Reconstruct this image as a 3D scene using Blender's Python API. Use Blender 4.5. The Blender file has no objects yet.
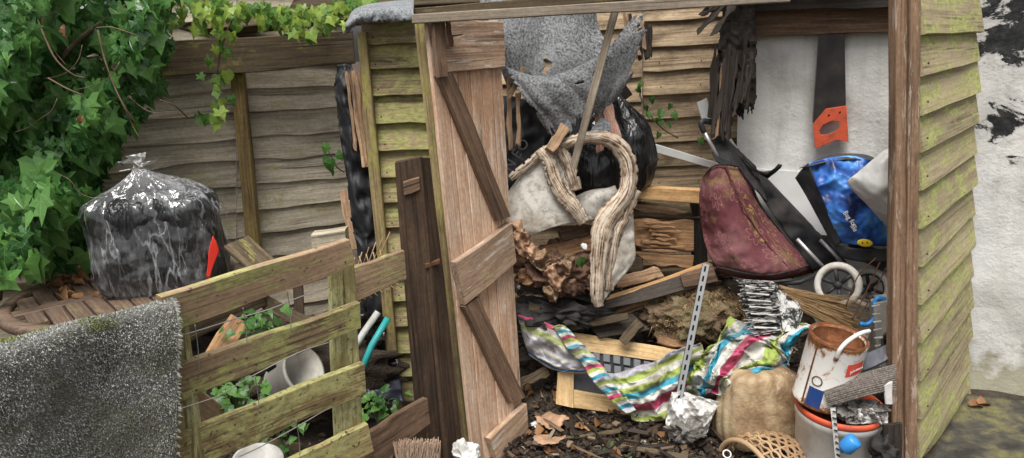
import bpy, bmesh, math, random
from mathutils import Vector, Matrix, noise
V = Vector
random.seed(7)
rnd = random.random
def ru(a, b): return a + (b - a) * rnd()

# ------------------------------------------------------------------ camera, sky, sun, exposure
SC = bpy.context.scene
COL = SC.collection
CAMZ, PITCH, ROLL, FPX = 1.6, math.radians(14.5), math.radians(-3.0), 760.0
CAMLOC = V((0, 0, CAMZ))
CAMROT = Matrix.Rotation(math.pi / 2 - PITCH, 3, 'X') @ Matrix.Rotation(ROLL, 3, 'Z')
cd = bpy.data.cameras.new('camera')
cam = bpy.data.objects.new('camera', cd)
COL.objects.link(cam)
cam.matrix_world = Matrix.Translation(CAMLOC) @ CAMROT.to_4x4()
cd.sensor_width = 36.0
cd.lens = 36.0 * FPX / 1024.0
cd.clip_start, cd.clip_end = 0.05, 500
SC.camera = cam

SUN_EL, SUN_AZ = math.radians(65), math.radians(194)      # light from high above, behind the viewer
w = bpy.data.worlds.new('World')
SC.world = w
w.use_nodes = True
nt = w.node_tree
nt.nodes.clear()
sky = nt.nodes.new('ShaderNodeTexSky')
sky.sky_type = 'NISHITA'
sky.sun_disc = False
sky.sun_elevation = SUN_EL
sky.sun_rotation = SUN_AZ
sky.air_density, sky.dust_density, sky.ozone_density = 1.6, 4.0, 1.0
hs = nt.nodes.new('ShaderNodeHueSaturation')               # overcast: almost colourless light
hs.inputs['Saturation'].default_value = 0.25
bg = nt.nodes.new('ShaderNodeBackground')
bg.inputs['Strength'].default_value = 0.05
wo = nt.nodes.new('ShaderNodeOutputWorld')
nt.links.new(sky.outputs[0], hs.inputs['Color'])
nt.links.new(hs.outputs[0], bg.inputs['Color'])
nt.links.new(bg.outputs[0], wo.inputs['Surface'])
sl = bpy.data.lights.new('sun', 'SUN')
sl.energy = 1.5
sl.angle = math.radians(34)
sl.color = (1.0, 0.97, 0.92)
so = bpy.data.objects.new('sun', sl)
COL.objects.link(so)
sd = V((math.sin(SUN_AZ) * math.cos(SUN_EL), math.cos(SUN_AZ) * math.cos(SUN_EL), math.sin(SUN_EL)))
so.rotation_euler = (-sd).to_track_quat('-Z', 'Y').to_euler()
so.location = (0, 0, 8)
SC.view_settings.view_transform = 'Standard'
SC.view_settings.look = 'None'
SC.view_settings.gamma = 1.0
SC.view_settings.exposure = 1.6
SC.view_settings.use_curve_mapping = False

# ------------------------------------------------------------------ surveying: picture position + distance -> place
def ray(px, py):
    return CAMROT @ V(((px - 512) / FPX, -(py - 229) / FPX, -1))
def U(px, py, Y):
    d = ray(px, py)
    return CAMLOC + d * (Y / d.y)
def G(px, py, z=0.0):
    d = ray(px, py)
    return CAMLOC + d * ((z - CAMZ) / d.z)
def N1(p, s=1.0, seed=0.0):
    return noise.noise(V((p[0] * s + seed, p[1] * s - seed * 1.7, p[2] * s + seed * 0.6)))
def ridged(p, s, seed=0.0):
    a = 0; k = 1; t = 0
    for i in range(3):
        a += k * (1 - abs(2 * N1(p, s, seed + i * 7.3)) * 1.6); t += k
        s *= 2.1; k *= 0.5
    return a / t

_fr = random.Random(77)
FOLDS = [(V((_fr.gauss(0, 1), _fr.gauss(0, 1), _fr.gauss(0, 0.6))).normalized(), _fr.uniform(0.5, 1.6), _fr.uniform(0, 9)) for _ in range(7)]
def crease(p, s, seed=0.0, stretch=1.0):
    """long sharp folds running in several directions, about -0.5..0.5"""
    q = V((p[0], p[1], p[2] * stretch))
    wq = q + noise.noise_vector(q * s * 0.35 + V((seed, 0, 0))) * (1.1 / s)
    t = 0
    for n_, f, ph in FOLDS:
        x = wq.dot(n_) * f * s * 0.55 + ph + seed * 0.37
        m = max(0, 0.5 + 0.9 * noise.noise(q * s * 0.3 + V((ph, seed, 0))))
        t += abs((x % 2.0) - 1.0) * m
    return t / 3.0 - 0.55

# ------------------------------------------------------------------ objects
WM = {}
def link(o, parent=None, mw=None):
    COL.objects.link(o)
    mw = mw or Matrix.Identity(4)
    WM[o] = mw
    if parent is not None:
        o.parent = parent
        o.matrix_parent_inverse = WM[parent].inverted()
    o.matrix_basis = mw
    return o
def tag(o, label=None, cat=None, group=None, kind=None):
    if label: o['label'] = label
    if cat: o['category'] = cat
    if group: o['group'] = group
    if kind: o['kind'] = kind
    return o
def thing(name, label, cat, loc, group=None):
    o = bpy.data.objects.new(name, None)
    o.empty_display_size = 0.05
    link(o, None, Matrix.Translation(V(loc)))
    return tag(o, label, cat, group)
def mkmesh(name, vs, fs, uvs=None, smooth=False, mat=None):
    me = bpy.data.meshes.new(name)
    me.from_pydata([tuple(v) for v in vs], [], fs)
    if uvs is not None:
        ul = me.uv_layers.new(name='uv')
        li = [0] * len(me.loops)
        me.loops.foreach_get('vertex_index', li)
        flat = []
        for i in li: flat += [uvs[i][0], uvs[i][1]]
        ul.data.foreach_set('uv', flat)
    if smooth: me.polygons.foreach_set('use_smooth', [True] * len(me.polygons))
    if mat: me.materials.append(mat)
    me.update()
    return me
def obj(name, vs, fs, mat, parent=None, smooth=True, uvs=None, origin=None):
    """world-space mesh -> object with its origin at the middle"""
    if origin is None:
        origin = V((0, 0, 0))
        for v in vs: origin += V(v)
        origin /= max(1, len(vs))
    loc = [V(v) - origin for v in vs]
    me = mkmesh(name, loc, fs, uvs, smooth, mat)
    o = bpy.data.objects.new(name, me)
    return link(o, parent, Matrix.Translation(origin))
def solid(o, t, off=-1.0):
    m = o.modifiers.new('thickness', 'SOLIDIFY')
    m.thickness = t
    m.offset = off
    return o
class MB:
    def __init__(s): s.v = []; s.f = []; s.uv = []
    def add(s, vs, fs, uvs=None):
        b = len(s.v)
        s.v += [V(x) for x in vs]
        s.f += [tuple(i + b for i in f) for f in fs]
        s.uv += list(uvs) if uvs is not None else [(0, 0)] * len(vs)
    def build(s, name, mat, parent=None, smooth=True):
        return obj(name, s.v, s.f, mat, parent, smooth, s.uv)

def slab(name, TL, TR, BR, BL, t, mat, parent=None, n=6, wav=0.003, ch=0.003, warp=0.004, rag=0.0, face=None):
    """a board whose front face is the quad; longest side is its local X (grain)"""
    TL, TR, BR, BL = map(V, (TL, TR, BR, BL))
    if ((BL - TL).length + (BR - TR).length) > ((TR - TL).length + (BR - BL).length):
        TL, TR, BR, BL = BL, TL, TR, BR
    c = (TL + TR + BR + BL) / 4
    ax = ((TR - TL) + (BR - BL)).normalized()
    ay = ((TL - BL) + (TR - BR))
    ay = (ay - ax * ay.dot(ax)).normalized()
    az = ax.cross(ay)
    look = face if face is not None else (CAMLOC - c)
    if az.dot(look) < 0: ay = -ay; az = -az; TL, TR, BR, BL = BL, BR, TR, TL
    R = Matrix((ax, ay, az)).transposed()
    Ri = R.transposed()
    q = [Ri @ (p - c) for p in (TL, TR, BR, BL)]
    wid = (q[0] - q[3]).length
    e = min(0.25, ch / max(wid, 1e-4))
    prof = [(e, 0), (1 - e, 0), (1, ch), (1, t - ch), (1 - e, t), (e, t), (0, t - ch), (0, ch)]
    s0 = rnd() * 100
    vs, fs = [], []
    for i in range(n + 1):
        u = i / n
        a = q[3].lerp(q[2], u); b = q[0].lerp(q[1], u)
        w0 = wav * noise.noise(V((u * 3.1 + s0, 0, 0))) * 2
        w1 = wav * noise.noise(V((u * 3.1 + s0, 9, 0))) * 2
        dz = warp * noise.noise(V((u * 2.0 + s0, 0, 5))) * 2
        for (v, d) in prof:
            p = a.lerp(b, v)
            p = p + V((0, w0 * (1 - v) + w1 * v, dz - d))
            if rag and i in (0, n): p.x += (1 if i else -1) * rag * ru(-1, 0.2)
            vs.append(p)
    k = 8
    for i in range(n):
        for j in range(k):
            fs.append((i * k + j, (i + 1) * k + j, (i + 1) * k + (j + 1) % k, i * k + (j + 1) % k))
    fs.append(tuple(range(k)))
    fs.append(tuple(n * k + j for j in reversed(range(k))))
    me = mkmesh(name, vs, fs, None, False, mat)
    bm = bmesh.new(); bm.from_mesh(me); bmesh.ops.recalc_face_normals(bm, faces=bm.faces); bm.to_mesh(me); bm.free()
    o = bpy.data.objects.new(name, me)
    return link(o, parent, Matrix.Translation(c) @ R.to_4x4())
def slabpx(name, P, t, mat, parent=None, **k):
    return slab(name, *[U(*p) for p in P], t, mat, parent, **k)
def bar(name, A, B, wd, t, mat, parent=None, nrm=None, **k):
    """board from A to B (centre line), wd wide, front normal nrm (default: towards the viewer)"""
    A, B = V(A), V(B)
    ax = (B - A).normalized()
    nz = V(nrm) if nrm is not None else (CAMLOC - (A + B) / 2)
    nz = (nz - ax * nz.dot(ax)).normalized()
    s = ax.cross(nz).normalized() * wd / 2
    return slab(name, A + s, B + s, B - s, A - s, t, mat, parent, face=nz, **k)
def barpx(name, a, b, wd, t, mat, parent=None, **k):
    return bar(name, U(*a), U(*b), wd, t, mat, parent, **k)

def crv(pts, n):
    """Catmull-Rom through pts, n samples"""
    pts = [V(p) for p in pts]
    if len(pts) == 2: return [pts[0].lerp(pts[1], i / (n - 1)) for i in range(n)]
    P = [pts[0] * 2 - pts[1]] + pts + [pts[-1] * 2 - pts[-2]]
    m = len(pts) - 1
    out = []
    for i in range(n):
        x = i / (n - 1) * m
        k = min(int(x), m - 1); t = x - k
        a, b, c, d = P[k:k + 4]
        out.append(0.5 * ((2 * b) + (c - a) * t + (2 * a - 5 * b + 4 * c - d) * t * t + (3 * b - a - 3 * c + d) * t ** 3))
    return out
def tube_geo(pts, r, n=8, caps=True):
    pts = [V(p) for p in pts]
    m = len(pts)
    rr = r if isinstance(r, (list, tuple)) else [r] * m
    vs, fs = [], []
    t0 = (pts[1] - pts[0]).normalized()
    nrm = t0.orthogonal().normalized()
    for i, p in enumerate(pts):
        t = (pts[min(i + 1, m - 1)] - pts[max(i - 1, 0)]).normalized()
        nrm = (nrm - t * nrm.dot(t)).normalized()
        b = t.cross(nrm)
        for j in range(n):
            a = 2 * math.pi * j / n
            vs.append(p + (nrm * math.cos(a) + b * math.sin(a)) * rr[i])
    for i in range(m - 1):
        for j in range(n):
            fs.append((i * n + j, i * n + (j + 1) % n, (i + 1) * n + (j + 1) % n, (i + 1) * n + j))
    if caps:
        fs.append(tuple(reversed(range(n))))
        fs.append(tuple((m - 1) * n + j for j in range(n)))
    return vs, fs
def tube(name, pts, r, mat, parent=None, n=8, samples=0, smooth=True):
    if samples: pts = crv(pts, samples)
    vs, fs = tube_geo(pts, r, n)
    return obj(name, vs, fs, mat, parent, smooth)
def tubepx(name, P, r, mat, parent=None, **k):
    return tube(name, [U(*p) for p in P], r, mat, parent, **k)

def loft_geo(rows, nu, nv):
    R = [crv(r, nu) for r in rows]
    cols = [crv([r[i] for r in R], nv) for i in range(nu)]
    vs, uv = [], []
    for j in range(nv):
        for i in range(nu):
            vs.append(cols[i][j]); uv.append((i / (nu - 1), j / (nv - 1)))
    fs = [(j * nu + i, (j + 1) * nu + i, (j + 1) * nu + i + 1, j * nu + i + 1) for j in range(nv - 1) for i in range(nu - 1)]
    return vs, fs, uv
def loft(name, rows, nu, nv, mat, parent=None, thick=0.002, amp=0.0, freq=8.0, seed=0.0, px=True, cut=None, disp=None, fine=0.0, lat=0.0, cre=0.0, cfreq=12.0):
    if px: rows = [[U(*p) for p in r] for r in rows]
    vs, fs, uv = loft_geo(rows, nu, nv)
    out = []
    for k, p in enumerate(vs):
        d = (CAMLOC - p).normalized()
        h = 0
        if amp: h += amp * (ridged(p, freq, seed) - 0.5)
        if fine: h += fine * (ridged(p, freq * 3.1, seed + 31) - 0.5)
        if cre: h -= cre * crease(p, cfreq, seed)
        if disp: h += disp(uv[k][0], uv[k][1])
        q = p + d * h
        if lat: q += noise.noise_vector(p * freq * 0.8 + V((seed, 0, 0))) * lat + noise.noise_vector(p * freq * 2.2 + V((0, seed, 0))) * lat * 0.4
        out.append(q)
    if cut:
        fs = [f for f in fs if not cut(sum(uv[i][0] for i in f) / 4, sum(uv[i][1] for i in f) / 4)]
    o = obj(name, out, fs, mat, parent, True, uv)
    if thick: solid(o, thick)
    return o

def sack_geo(prof, sx, sy, nth, nz, sq=2.6, pleat=None, amp=0.0, freq=9.0, seed=0.0, lean=(0, 0), cre=0.0, cfreq=12.0, cstretch=0.5):
    """closed-profile bag: prof = [(z, r)...]; superellipse section"""
    zz = crv([V((p[0], p[1], 0)) for p in prof], nz)
    vs, fs, uv = [], [], []
    zt = prof[-1][0]
    for k, c in enumerate(zz):
        z, r = c.x, max(c.y, 0.002)
        for j in range(nth):
            a = 2 * math.pi * j / nth
            ca, sa = math.cos(a), math.sin(a)
            q = (abs(ca) ** sq + abs(sa) ** sq) ** (-1 / sq)
            p = V((ca * q * r * sx, sa * q * r * sy, z))
            h = 0
            if pleat: h += pleat(a, z / zt) 
            if amp: h += amp * (ridged(p, freq, seed) - 0.5) * min(1, r / 0.03)
            if cre: h -= cre * crease(p, cfreq, seed, cstretch) * min(1, r / 0.03)
            dn = V((ca, sa, 0.25)).normalized()
            p += dn * h * min(1, r * 8)
            p.x += lean[0] * (z / zt) ** 2; p.y += lean[1] * (z / zt) ** 2
            vs.append(p); uv.append((j / nth, k / (nz - 1)))
    for k in range(nz - 1):
        for j in range(nth):
            fs.append((k * nth + j, k * nth + (j + 1) % nth, (k + 1) * nth + (j + 1) % nth, (k + 1) * nth + j))
    fs.append(tuple(reversed(range(nth))))
    fs.append(tuple((nz - 1) * nth + j for j in range(nth)))
    return vs, fs, uv
def place(vs, loc, rot=None):
    R = rot or Matrix.Identity(3)
    return [V(loc) + R @ V(v) for v in vs]
def euler(x=0, y=0, z=0):
    from mathutils import Euler
    return Euler((math.radians(x), math.radians(y), math.radians(z))).to_matrix()
def lathe_geo(prof, n=40):
    vs, fs = [], []
    for (r, z) in prof:
        for j in range(n):
            a = 2 * math.pi * j / n
            vs.append(V((r * math.cos(a), r * math.sin(a), z)))
    for i in range(len(prof) - 1):
        for j in range(n):
            fs.append((i * n + j, i * n + (j + 1) % n, (i + 1) * n + (j + 1) % n, (i + 1) * n + j))
    return vs, fs
def lump_geo(c, rad, sub=4, amp=0.2, freq=6.0, seed=0.0, rot=None, ridge=True, flat=None):
    bm = bmesh.new()
    bmesh.ops.create_icosphere(bm, subdivisions=sub, radius=1.0)
    vs = []
    R = rot or Matrix.Identity(3)
    for v in bm.verts:
        p = v.co.copy()
        m = max(rad)
        q = V((p.x * rad[0], p.y * rad[1], p.z * rad[2]))
        h = (ridged(q, freq, seed) - 0.5) if ridge else N1(q, freq, seed)
        q *= 1 + amp * h * 2
        if flat is not None and q.z < flat: q.z = flat + (q.z - flat) * 0.1
        vs.append(V(c) + R @ q)
    fs = [tuple(v.index for v in f.verts) for f in bm.faces]
    bm.free()
    return vs, fs
def lump(name, c, rad, mat, parent=None, **k):
    vs, fs = lump_geo(c, rad, **k)
    return obj(name, vs, fs, mat, parent, True)
def torus_geo(c, R, r, nrm, n=28, m=8):
    nrm = V(nrm).normalized()
    a = nrm.orthogonal().normalized(); b = nrm.cross(a)
    vs, fs = [], []
    for i in range(n):
        t = 2 * math.pi * i / n
        d = a * math.cos(t) + b * math.sin(t)
        for j in range(m):
            s = 2 * math.pi * j / m
            vs.append(V(c) + d * (R + r * math.cos(s)) + nrm * r * math.sin(s))
    for i in range(n):
        for j in range(m):
            fs.append((i * m + j, ((i + 1) % n) * m + j, ((i + 1) % n) * m + (j + 1) % m, i * m + (j + 1) % m))
    return vs, fs
def text_mesh(name, s, size, mat, parent, mw, ext=0.0004):
    cu = bpy.data.curves.new(name, 'FONT')
    cu.body = s; cu.size = size; cu.align_x = 'CENTER'; cu.align_y = 'CENTER'; cu.extrude = ext
    cu.resolution_u = 3
    tmp = bpy.data.objects.new(name, cu)
    COL.objects.link(tmp)
    dg = bpy.context.evaluated_depsgraph_get()
    me = bpy.data.meshes.new_from_object(tmp.evaluated_get(dg))
    COL.objects.unlink(tmp); bpy.data.objects.remove(tmp)
    me.materials.clear(); me.materials.append(mat)
    o = bpy.data.objects.new(name, me)
    return link(o, parent, mw)
def frame(o, x, z):
    """matrix with local X along x and Z along z"""
    x = V(x).normalized(); z = V(z); z = (z - x * z.dot(x)).normalized(); y = z.cross(x)
    return Matrix.Translation(V(o)) @ Matrix((x, y, z)).transposed().to_4x4()

# ------------------------------------------------------------------ materials
class NT:
    def __init__(s, name):
        s.m = bpy.data.materials.new(name); s.m.use_nodes = True
        s.t = s.m.node_tree; s.t.nodes.clear()
        s.out = s.n('ShaderNodeOutputMaterial')
    def n(s, ty, **k):
        x = s.t.nodes.new(ty)
        for a, b in k.items(): setattr(x, a, b)
        return x
    def l(s, a, b): s.t.links.new(a, b)
    def setin(s, node, key, val):
        if hasattr(val, 'is_output') or isinstance(val, bpy.types.NodeSocket): s.l(val, node.inputs[key])
        else: node.inputs[key].default_value = val
    def coords(s, kind='Object', scale=(1, 1, 1), rand=True):
        tc = s.n('ShaderNodeTexCoord')
        mp = s.n('ShaderNodeMapping')
        s.l(tc.outputs[kind], mp.inputs['Vector'])
        mp.inputs['Scale'].default_value = scale
        if rand:
            oi = s.n('ShaderNodeObjectInfo')
            cm = s.n('ShaderNodeCombineXYZ')
            for i, kf in enumerate((37.0, 53.0, 91.0)):
                mu = s.math('MULTIPLY', oi.outputs['Random'], kf)
                s.l(mu, cm.inputs[i])
            s.l(cm.outputs[0], mp.inputs['Location'])
        return mp.outputs[0]
    def noise(s, vec, scale, detail=4, rough=0.55, dist=0.0):
        x = s.n('ShaderNodeTexNoise')
        s.l(vec, x.inputs['Vector'])
        x.inputs['Scale'].default_value = scale; x.inputs['Detail'].default_value = detail
        x.inputs['Roughness'].default_value = rough; x.inputs['Distortion'].default_value = dist
        return x.outputs['Fac']
    def ramp(s, fac, stops, interp='LINEAR'):
        x = s.n('ShaderNodeValToRGB')
        s.l(fac, x.inputs['Fac'])
        cr = x.color_ramp; cr.interpolation = interp
        while len(cr.elements) < len(stops): cr.elements.new(0.5)
        for e, (p, c) in zip(cr.elements, stops):
            e.position = p
            e.color = (c, c, c, 1) if isinstance(c, (int, float)) else (*c, 1)
        return x.outputs['Color']
    def math(s, op, a, b=None, c=None):
        x = s.n('ShaderNodeMath', operation=op)
        s.setin(x, 0, a)
        if b is not None: s.setin(x, 1, b)
        if c is not None: s.setin(x, 2, c)
        return x.outputs[0]
    def mix(s, fac, a, b, mode='MIX'):
        x = s.n('ShaderNodeMix', data_type='RGBA', blend_type=mode)
        s.setin(x, 'Factor', fac)
        def cv(v): return (*v, 1) if isinstance(v, (tuple, list)) and len(v) == 3 else v
        for key, val in ((6, a), (7, b)):
            val = cv(val)
            if isinstance(val, bpy.types.NodeSocket): s.l(val, x.inputs[key])
            else: x.inputs[key].default_value = val
        return x.outputs[2]
    def bump(s, h, strength=0.4, dist=0.004, prev=None):
        x = s.n('ShaderNodeBump')
        x.inputs['Strength'].default_value = strength; x.inputs['Distance'].default_value = dist
        s.l(h, x.inputs['Height'])
        if prev is not None: s.l(prev, x.inputs['Normal'])
        return x.outputs[0]
    def bsdf(s, col, rough=0.8, normal=None, spec=0.3, metal=0.0, **k):
        x = s.n('ShaderNodeBsdfPrincipled')
        if isinstance(col, (tuple, list)): x.inputs['Base Color'].default_value = (*col[:3], 1)
        else: s.l(col, x.inputs['Base Color'])
        s.setin(x, 'Roughness', rough); s.setin(x, 'Metallic', metal)
        s.setin(x, 'Specular IOR Level', spec)
        if normal is not None: s.l(normal, x.inputs['Normal'])
        for a, b in k.items(): s.setin(x, a.replace('_', ' '), b)
        return x.outputs[0]
    def done(s, sh): s.l(sh, s.out.inputs['Surface']); return s.m
    def objrand(s): return s.n('ShaderNodeObjectInfo').outputs['Random']

def wood(name, light, dark, moss=None, moss_amt=0.0, stain=(0.04, 0.03, 0.022), stain_amt=0.35, rough=0.85, bump=0.5, var=0.35, grainscale=1.0, flake=None, flake_amt=0.0, spec=0.25, spots=0.0):
    T = NT(name)
    k = grainscale
    n1 = T.noise(T.coords('Object', (1.5 * k, 34 * k, 34 * k)), 1.0, 7, 0.66, 0.7)
    n2 = T.noise(T.coords('Object', (3.5 * k, 150 * k, 150 * k)), 1.0, 4, 0.65, 0.2)
    gr = T.math('MULTIPLY_ADD', n2, 0.5, T.math('MULTIPLY', n1, 0.5))
    dark = tuple(d_ + (l_ - d_) * 0.30 for l_, d_ in zip(light, dark))
    mid = tuple((a + b_) / 2 for a, b_ in zip(light, dark))
    col = T.ramp(gr, [(0.38, tuple(x * 0.7 for x in dark)), (0.45, dark), (0.52, mid), (0.62, light)])
    # knots and drying cracks
    vo = T.n('ShaderNodeTexVoronoi')
    T.l(T.coords('Object', (3.1, 9, 9)), vo.inputs['Vector']); vo.inputs['Scale'].default_value = 1.0
    kn = T.ramp(vo.outputs['Distance'], [(0.05, 1.0), (0.13, 0.0)])
    col = T.mix(T.math('MULTIPLY', kn, 0.6), col, tuple(x * 0.3 for x in dark))
    ck = T.ramp(T.noise(T.coords('Object', (1.6 * k, 75 * k, 75 * k)), 1.0, 3, 0.5, 0.4), [(0.30, 1.0), (0.37, 0.0)])
    col = T.mix(T.math('MULTIPLY', ck, 0.7), col, tuple(x * 0.22 for x in dark))
    # soaked-in stains
    iso = T.coords('Object', (7, 15, 15))
    st = T.ramp(T.noise(T.coords('Object', (3, 9, 9)), 1.0, 7, 0.66, 0.5), [(0.44, 0.0), (0.64, 1.0)])
    col = T.mix(T.math('MULTIPLY', st, stain_amt), col, stain)
    v = T.math('MULTIPLY_ADD', T.objrand(), var, 1 - var / 2)
    v = T.math('MULTIPLY', v, T.math('MULTIPLY_ADD', T.noise(T.coords('Object', (55, 90, 90)), 1.0, 3, 0.7), 0.9, 0.55))
    sc = T.n('ShaderNodeHueSaturation'); T.l(col, sc.inputs['Color']); T.l(v, sc.inputs['Value'])
    col = sc.outputs[0]
    if flake:
        fl = T.ramp(T.noise(T.coords('Object', (4.5, 34, 34)), 1.0, 9, 0.78, 0.3), [(0.63 - 0.2 * flake_amt, 0.0), (0.67 - 0.2 * flake_amt, 1.0)])
        col = T.mix(T.math('MULTIPLY', fl, 0.75), col, flake)
    if moss:
        mm = T.math('ADD', T.noise(iso, 0.7, 10, 0.74, 0.4), T.math('MULTIPLY', T.math('SUBTRACT', n2, 0.5), 0.35))
        mf = T.ramp(mm, [(0.64 - 0.30 * moss_amt, 0.0), (0.73 - 0.30 * moss_amt, 1.0)])
        mcol = T.ramp(T.noise(iso, 5.0, 5, 0.7), [(0.3, tuple(x * 0.42 for x in moss)), (0.55, moss), (0.75, tuple(min(1, x * 1.25) for x in moss))])
        col = T.mix(T.math('MULTIPLY', mf, 0.86), col, mcol)
    if spots:
        sp = T.ramp(T.noise(T.coords('Object', (60, 60, 60)), 1.0, 3, 0.6), [(0.66 - 0.1 * spots, 0.0), (0.72 - 0.1 * spots, 1.0)])
        col = T.mix(T.math('MULTIPLY', sp, 0.75), col, (0.03, 0.028, 0.022))
    nb = T.bump(T.math('SUBTRACT', gr, T.math('MULTIPLY', ck, 0.3)), bump * 0.8, 0.004)
    return T.done(T.bsdf(col, rough, nb, spec))

def mottled(name, stops, scale=8, detail=8, rough=0.9, bump=0.5, bdist=0.006, spec=0.25, fine=None, metal=0.0, coord='Object', dist=0.3, aniso=(1, 1, 1)):
    T = NT(name)
    c = T.coords(coord, aniso)
    n = T.noise(c, scale, detail, 0.65, dist)
    col = T.ramp(n, stops)
    h = n
    if fine:
        f = T.noise(c, fine[0], 3, 0.6)
        col = T.mix(T.math('MULTIPLY', T.ramp(f, [(0.35, 0.0), (0.65, 1.0)]), fine[1]), col, fine[2])
        h = T.math('ADD', n, T.math('MULTIPLY', f, 0.5))
    return T.done(T.bsdf(col, rough, T.bump(h, bump, bdist), spec, metal))

def plain(name, col, rough=0.5, spec=0.4, metal=0.0, dirt=(0.06, 0.05, 0.04), dirt_amt=0.4, scale=9, bump=0.1):
    T = NT(name)
    c = T.coords('Object')
    n = T.noise(c, scale, 8, 0.65, 0.4)
    d = T.math('MULTIPLY', T.ramp(n, [(0.46, 0.0), (0.66, 1.0)]), dirt_amt)
    cc = T.mix(d, col, dirt)
    r = T.math('MULTIPLY_ADD', d, 0.4, rough)
    return T.done(T.bsdf(cc, r, T.bump(n, bump, 0.003), spec, metal))

M = {}
MOSS = (0.30, 0.29, 0.07)
M['fence'] = wood('fence_wood', (0.58, 0.515, 0.40), (0.29, 0.24, 0.175), (0.36, 0.33, 0.16), 0.28, stain=(0.20, 0.165, 0.125), stain_amt=0.45)
M['fencepost'] = wood('fence_post_wood', (0.30, 0.22, 0.09), (0.12, 0.07, 0.03), (0.25, 0.23, 0.05), 0.4)
M['oldrail'] = wood('old_rail_wood', (0.13, 0.095, 0.055), (0.035, 0.026, 0.017), (0.22, 0.2, 0.06), 0.22)
M['shedmoss'] = wood('mossy_shed_wood', (0.36, 0.28, 0.175), (0.17, 0.115, 0.07), (0.33, 0.325, 0.12), 0.66, stain_amt=0.3)
M['shedside'] = wood('mossy_side_wood', (0.40, 0.335, 0.215), (0.25, 0.20, 0.12), (0.39, 0.41, 0.14), 0.55, stain=(0.16, 0.12, 0.07), stain_amt=0.35, bump=0.3)
M['shedpost'] = wood('shed_post_wood', (0.30, 0.19, 0.12), (0.12, 0.07, 0.042), None, 0, flake=(0.44, 0.36, 0.28), flake_amt=0.4, stain_amt=0.3)
M['trimmoss'] = wood('mossy_trim_wood', (0.34, 0.26, 0.13), (0.14, 0.10, 0.05), (0.30, 0.27, 0.08), 0.5)
M['pallet'] = wood('pallet_wood', (0.40, 0.29, 0.17), (0.19, 0.125, 0.075), (0.41, 0.41, 0.15), 0.6, stain_amt=0.3, spots=0.3)
M['palletbrown'] = wood('brown_pallet_wood', (0.38, 0.265, 0.165), (0.19, 0.12, 0.075), (0.37, 0.37, 0.14), 0.42, stain_amt=0.3, spots=0.2)
M['palletmoss'] = wood('mossy_pallet_wood', (0.37, 0.27, 0.13), (0.19, 0.13, 0.06), (0.47, 0.45, 0.19), 0.66, stain_amt=0.22, spots=0.5)
M['palletgreen'] = wood('green_pallet_wood', (0.42, 0.38, 0.16), (0.23, 0.18, 0.08), (0.46, 0.45, 0.23), 0.6, stain_amt=0.2, spots=0.3)
M['darkpost'] = wood('dark_post_wood', (0.115, 0.07, 0.042), (0.028, 0.019, 0.014), None, 0, stain=(0.015, 0.012, 0.01), stain_amt=0.6, flake=(0.2, 0.12, 0.07), flake_amt=0.05)
M['door'] = wood('door_wood', (0.66, 0.49, 0.365), (0.42, 0.26, 0.165), None, 0, stain=(0.36, 0.17, 0.075), stain_amt=0.55, flake=(0.72, 0.62, 0.53), flake_amt=0.3, var=0.25)
M['doorledge'] = wood('door_ledge_wood', (0.52, 0.38, 0.27), (0.28, 0.165, 0.10), (0.30, 0.26, 0.11), 0.15, stain_amt=0.35, flake=(0.6, 0.54, 0.48), flake_amt=0.3)
M['doorbrace'] = wood('door_brace_wood', (0.24, 0.15, 0.095), (0.09, 0.055, 0.036), None, 0, stain_amt=0.4)
M['backwood'] = wood('back_board_wood', (0.55, 0.43, 0.28), (0.22, 0.14, 0.08), None, 0, stain=(0.06, 0.038, 0.024), stain_amt=0.75, bump=0.4)
M['charwood'] = wood('charred_wood', (0.055, 0.042, 0.034), (0.012, 0.010, 0.009), None, 0, stain=(0.008, 0.007, 0.006), stain_amt=0.7, bump=1.0)
M['lightwood'] = wood('fresh_wood', (0.66, 0.42, 0.20), (0.46, 0.25, 0.10), None, 0, stain=(0.2, 0.11, 0.05), stain_amt=0.3, bump=0.2, var=0.15)
M['palewood'] = wood('pale_frame_wood', (0.70, 0.50, 0.27), (0.52, 0.34, 0.16), (0.55, 0.45, 0.08), 0.12, stain=(0.25, 0.16, 0.08), stain_amt=0.35, bump=0.15, var=0.1)
M['batten'] = wood('grey_batten_wood', (0.30, 0.25, 0.19), (0.13, 0.10, 0.075), None, 0, stain_amt=0.3)
M['logwood'] = wood('rotten_log_wood', (0.42, 0.24, 0.12), (0.12, 0.065, 0.035), None, 0, stain=(0.03, 0.02, 0.014), stain_amt=0.7, bump=1.0)
M['joist'] = wood('dark_joist_wood', (0.10, 0.085, 0.07), (0.04, 0.032, 0.028), None, 0, stain_amt=0.4)
M['table'] = wood('table_wood', (0.19, 0.125, 0.085), (0.08, 0.05, 0.036), (0.2, 0.19, 0.08), 0.2, stain_amt=0.4, spec=0.5, rough=0.6)
M['splinter'] = wood('splintered_wood', (0.42, 0.28, 0.17), (0.15, 0.085, 0.05), None, 0, stain_amt=0.5, bump=0.9)
M['redwood'] = wood('stripped_branch_wood', (0.5, 0.34, 0.25), (0.25, 0.09, 0.07), None, 0, stain_amt=0.4)

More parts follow.
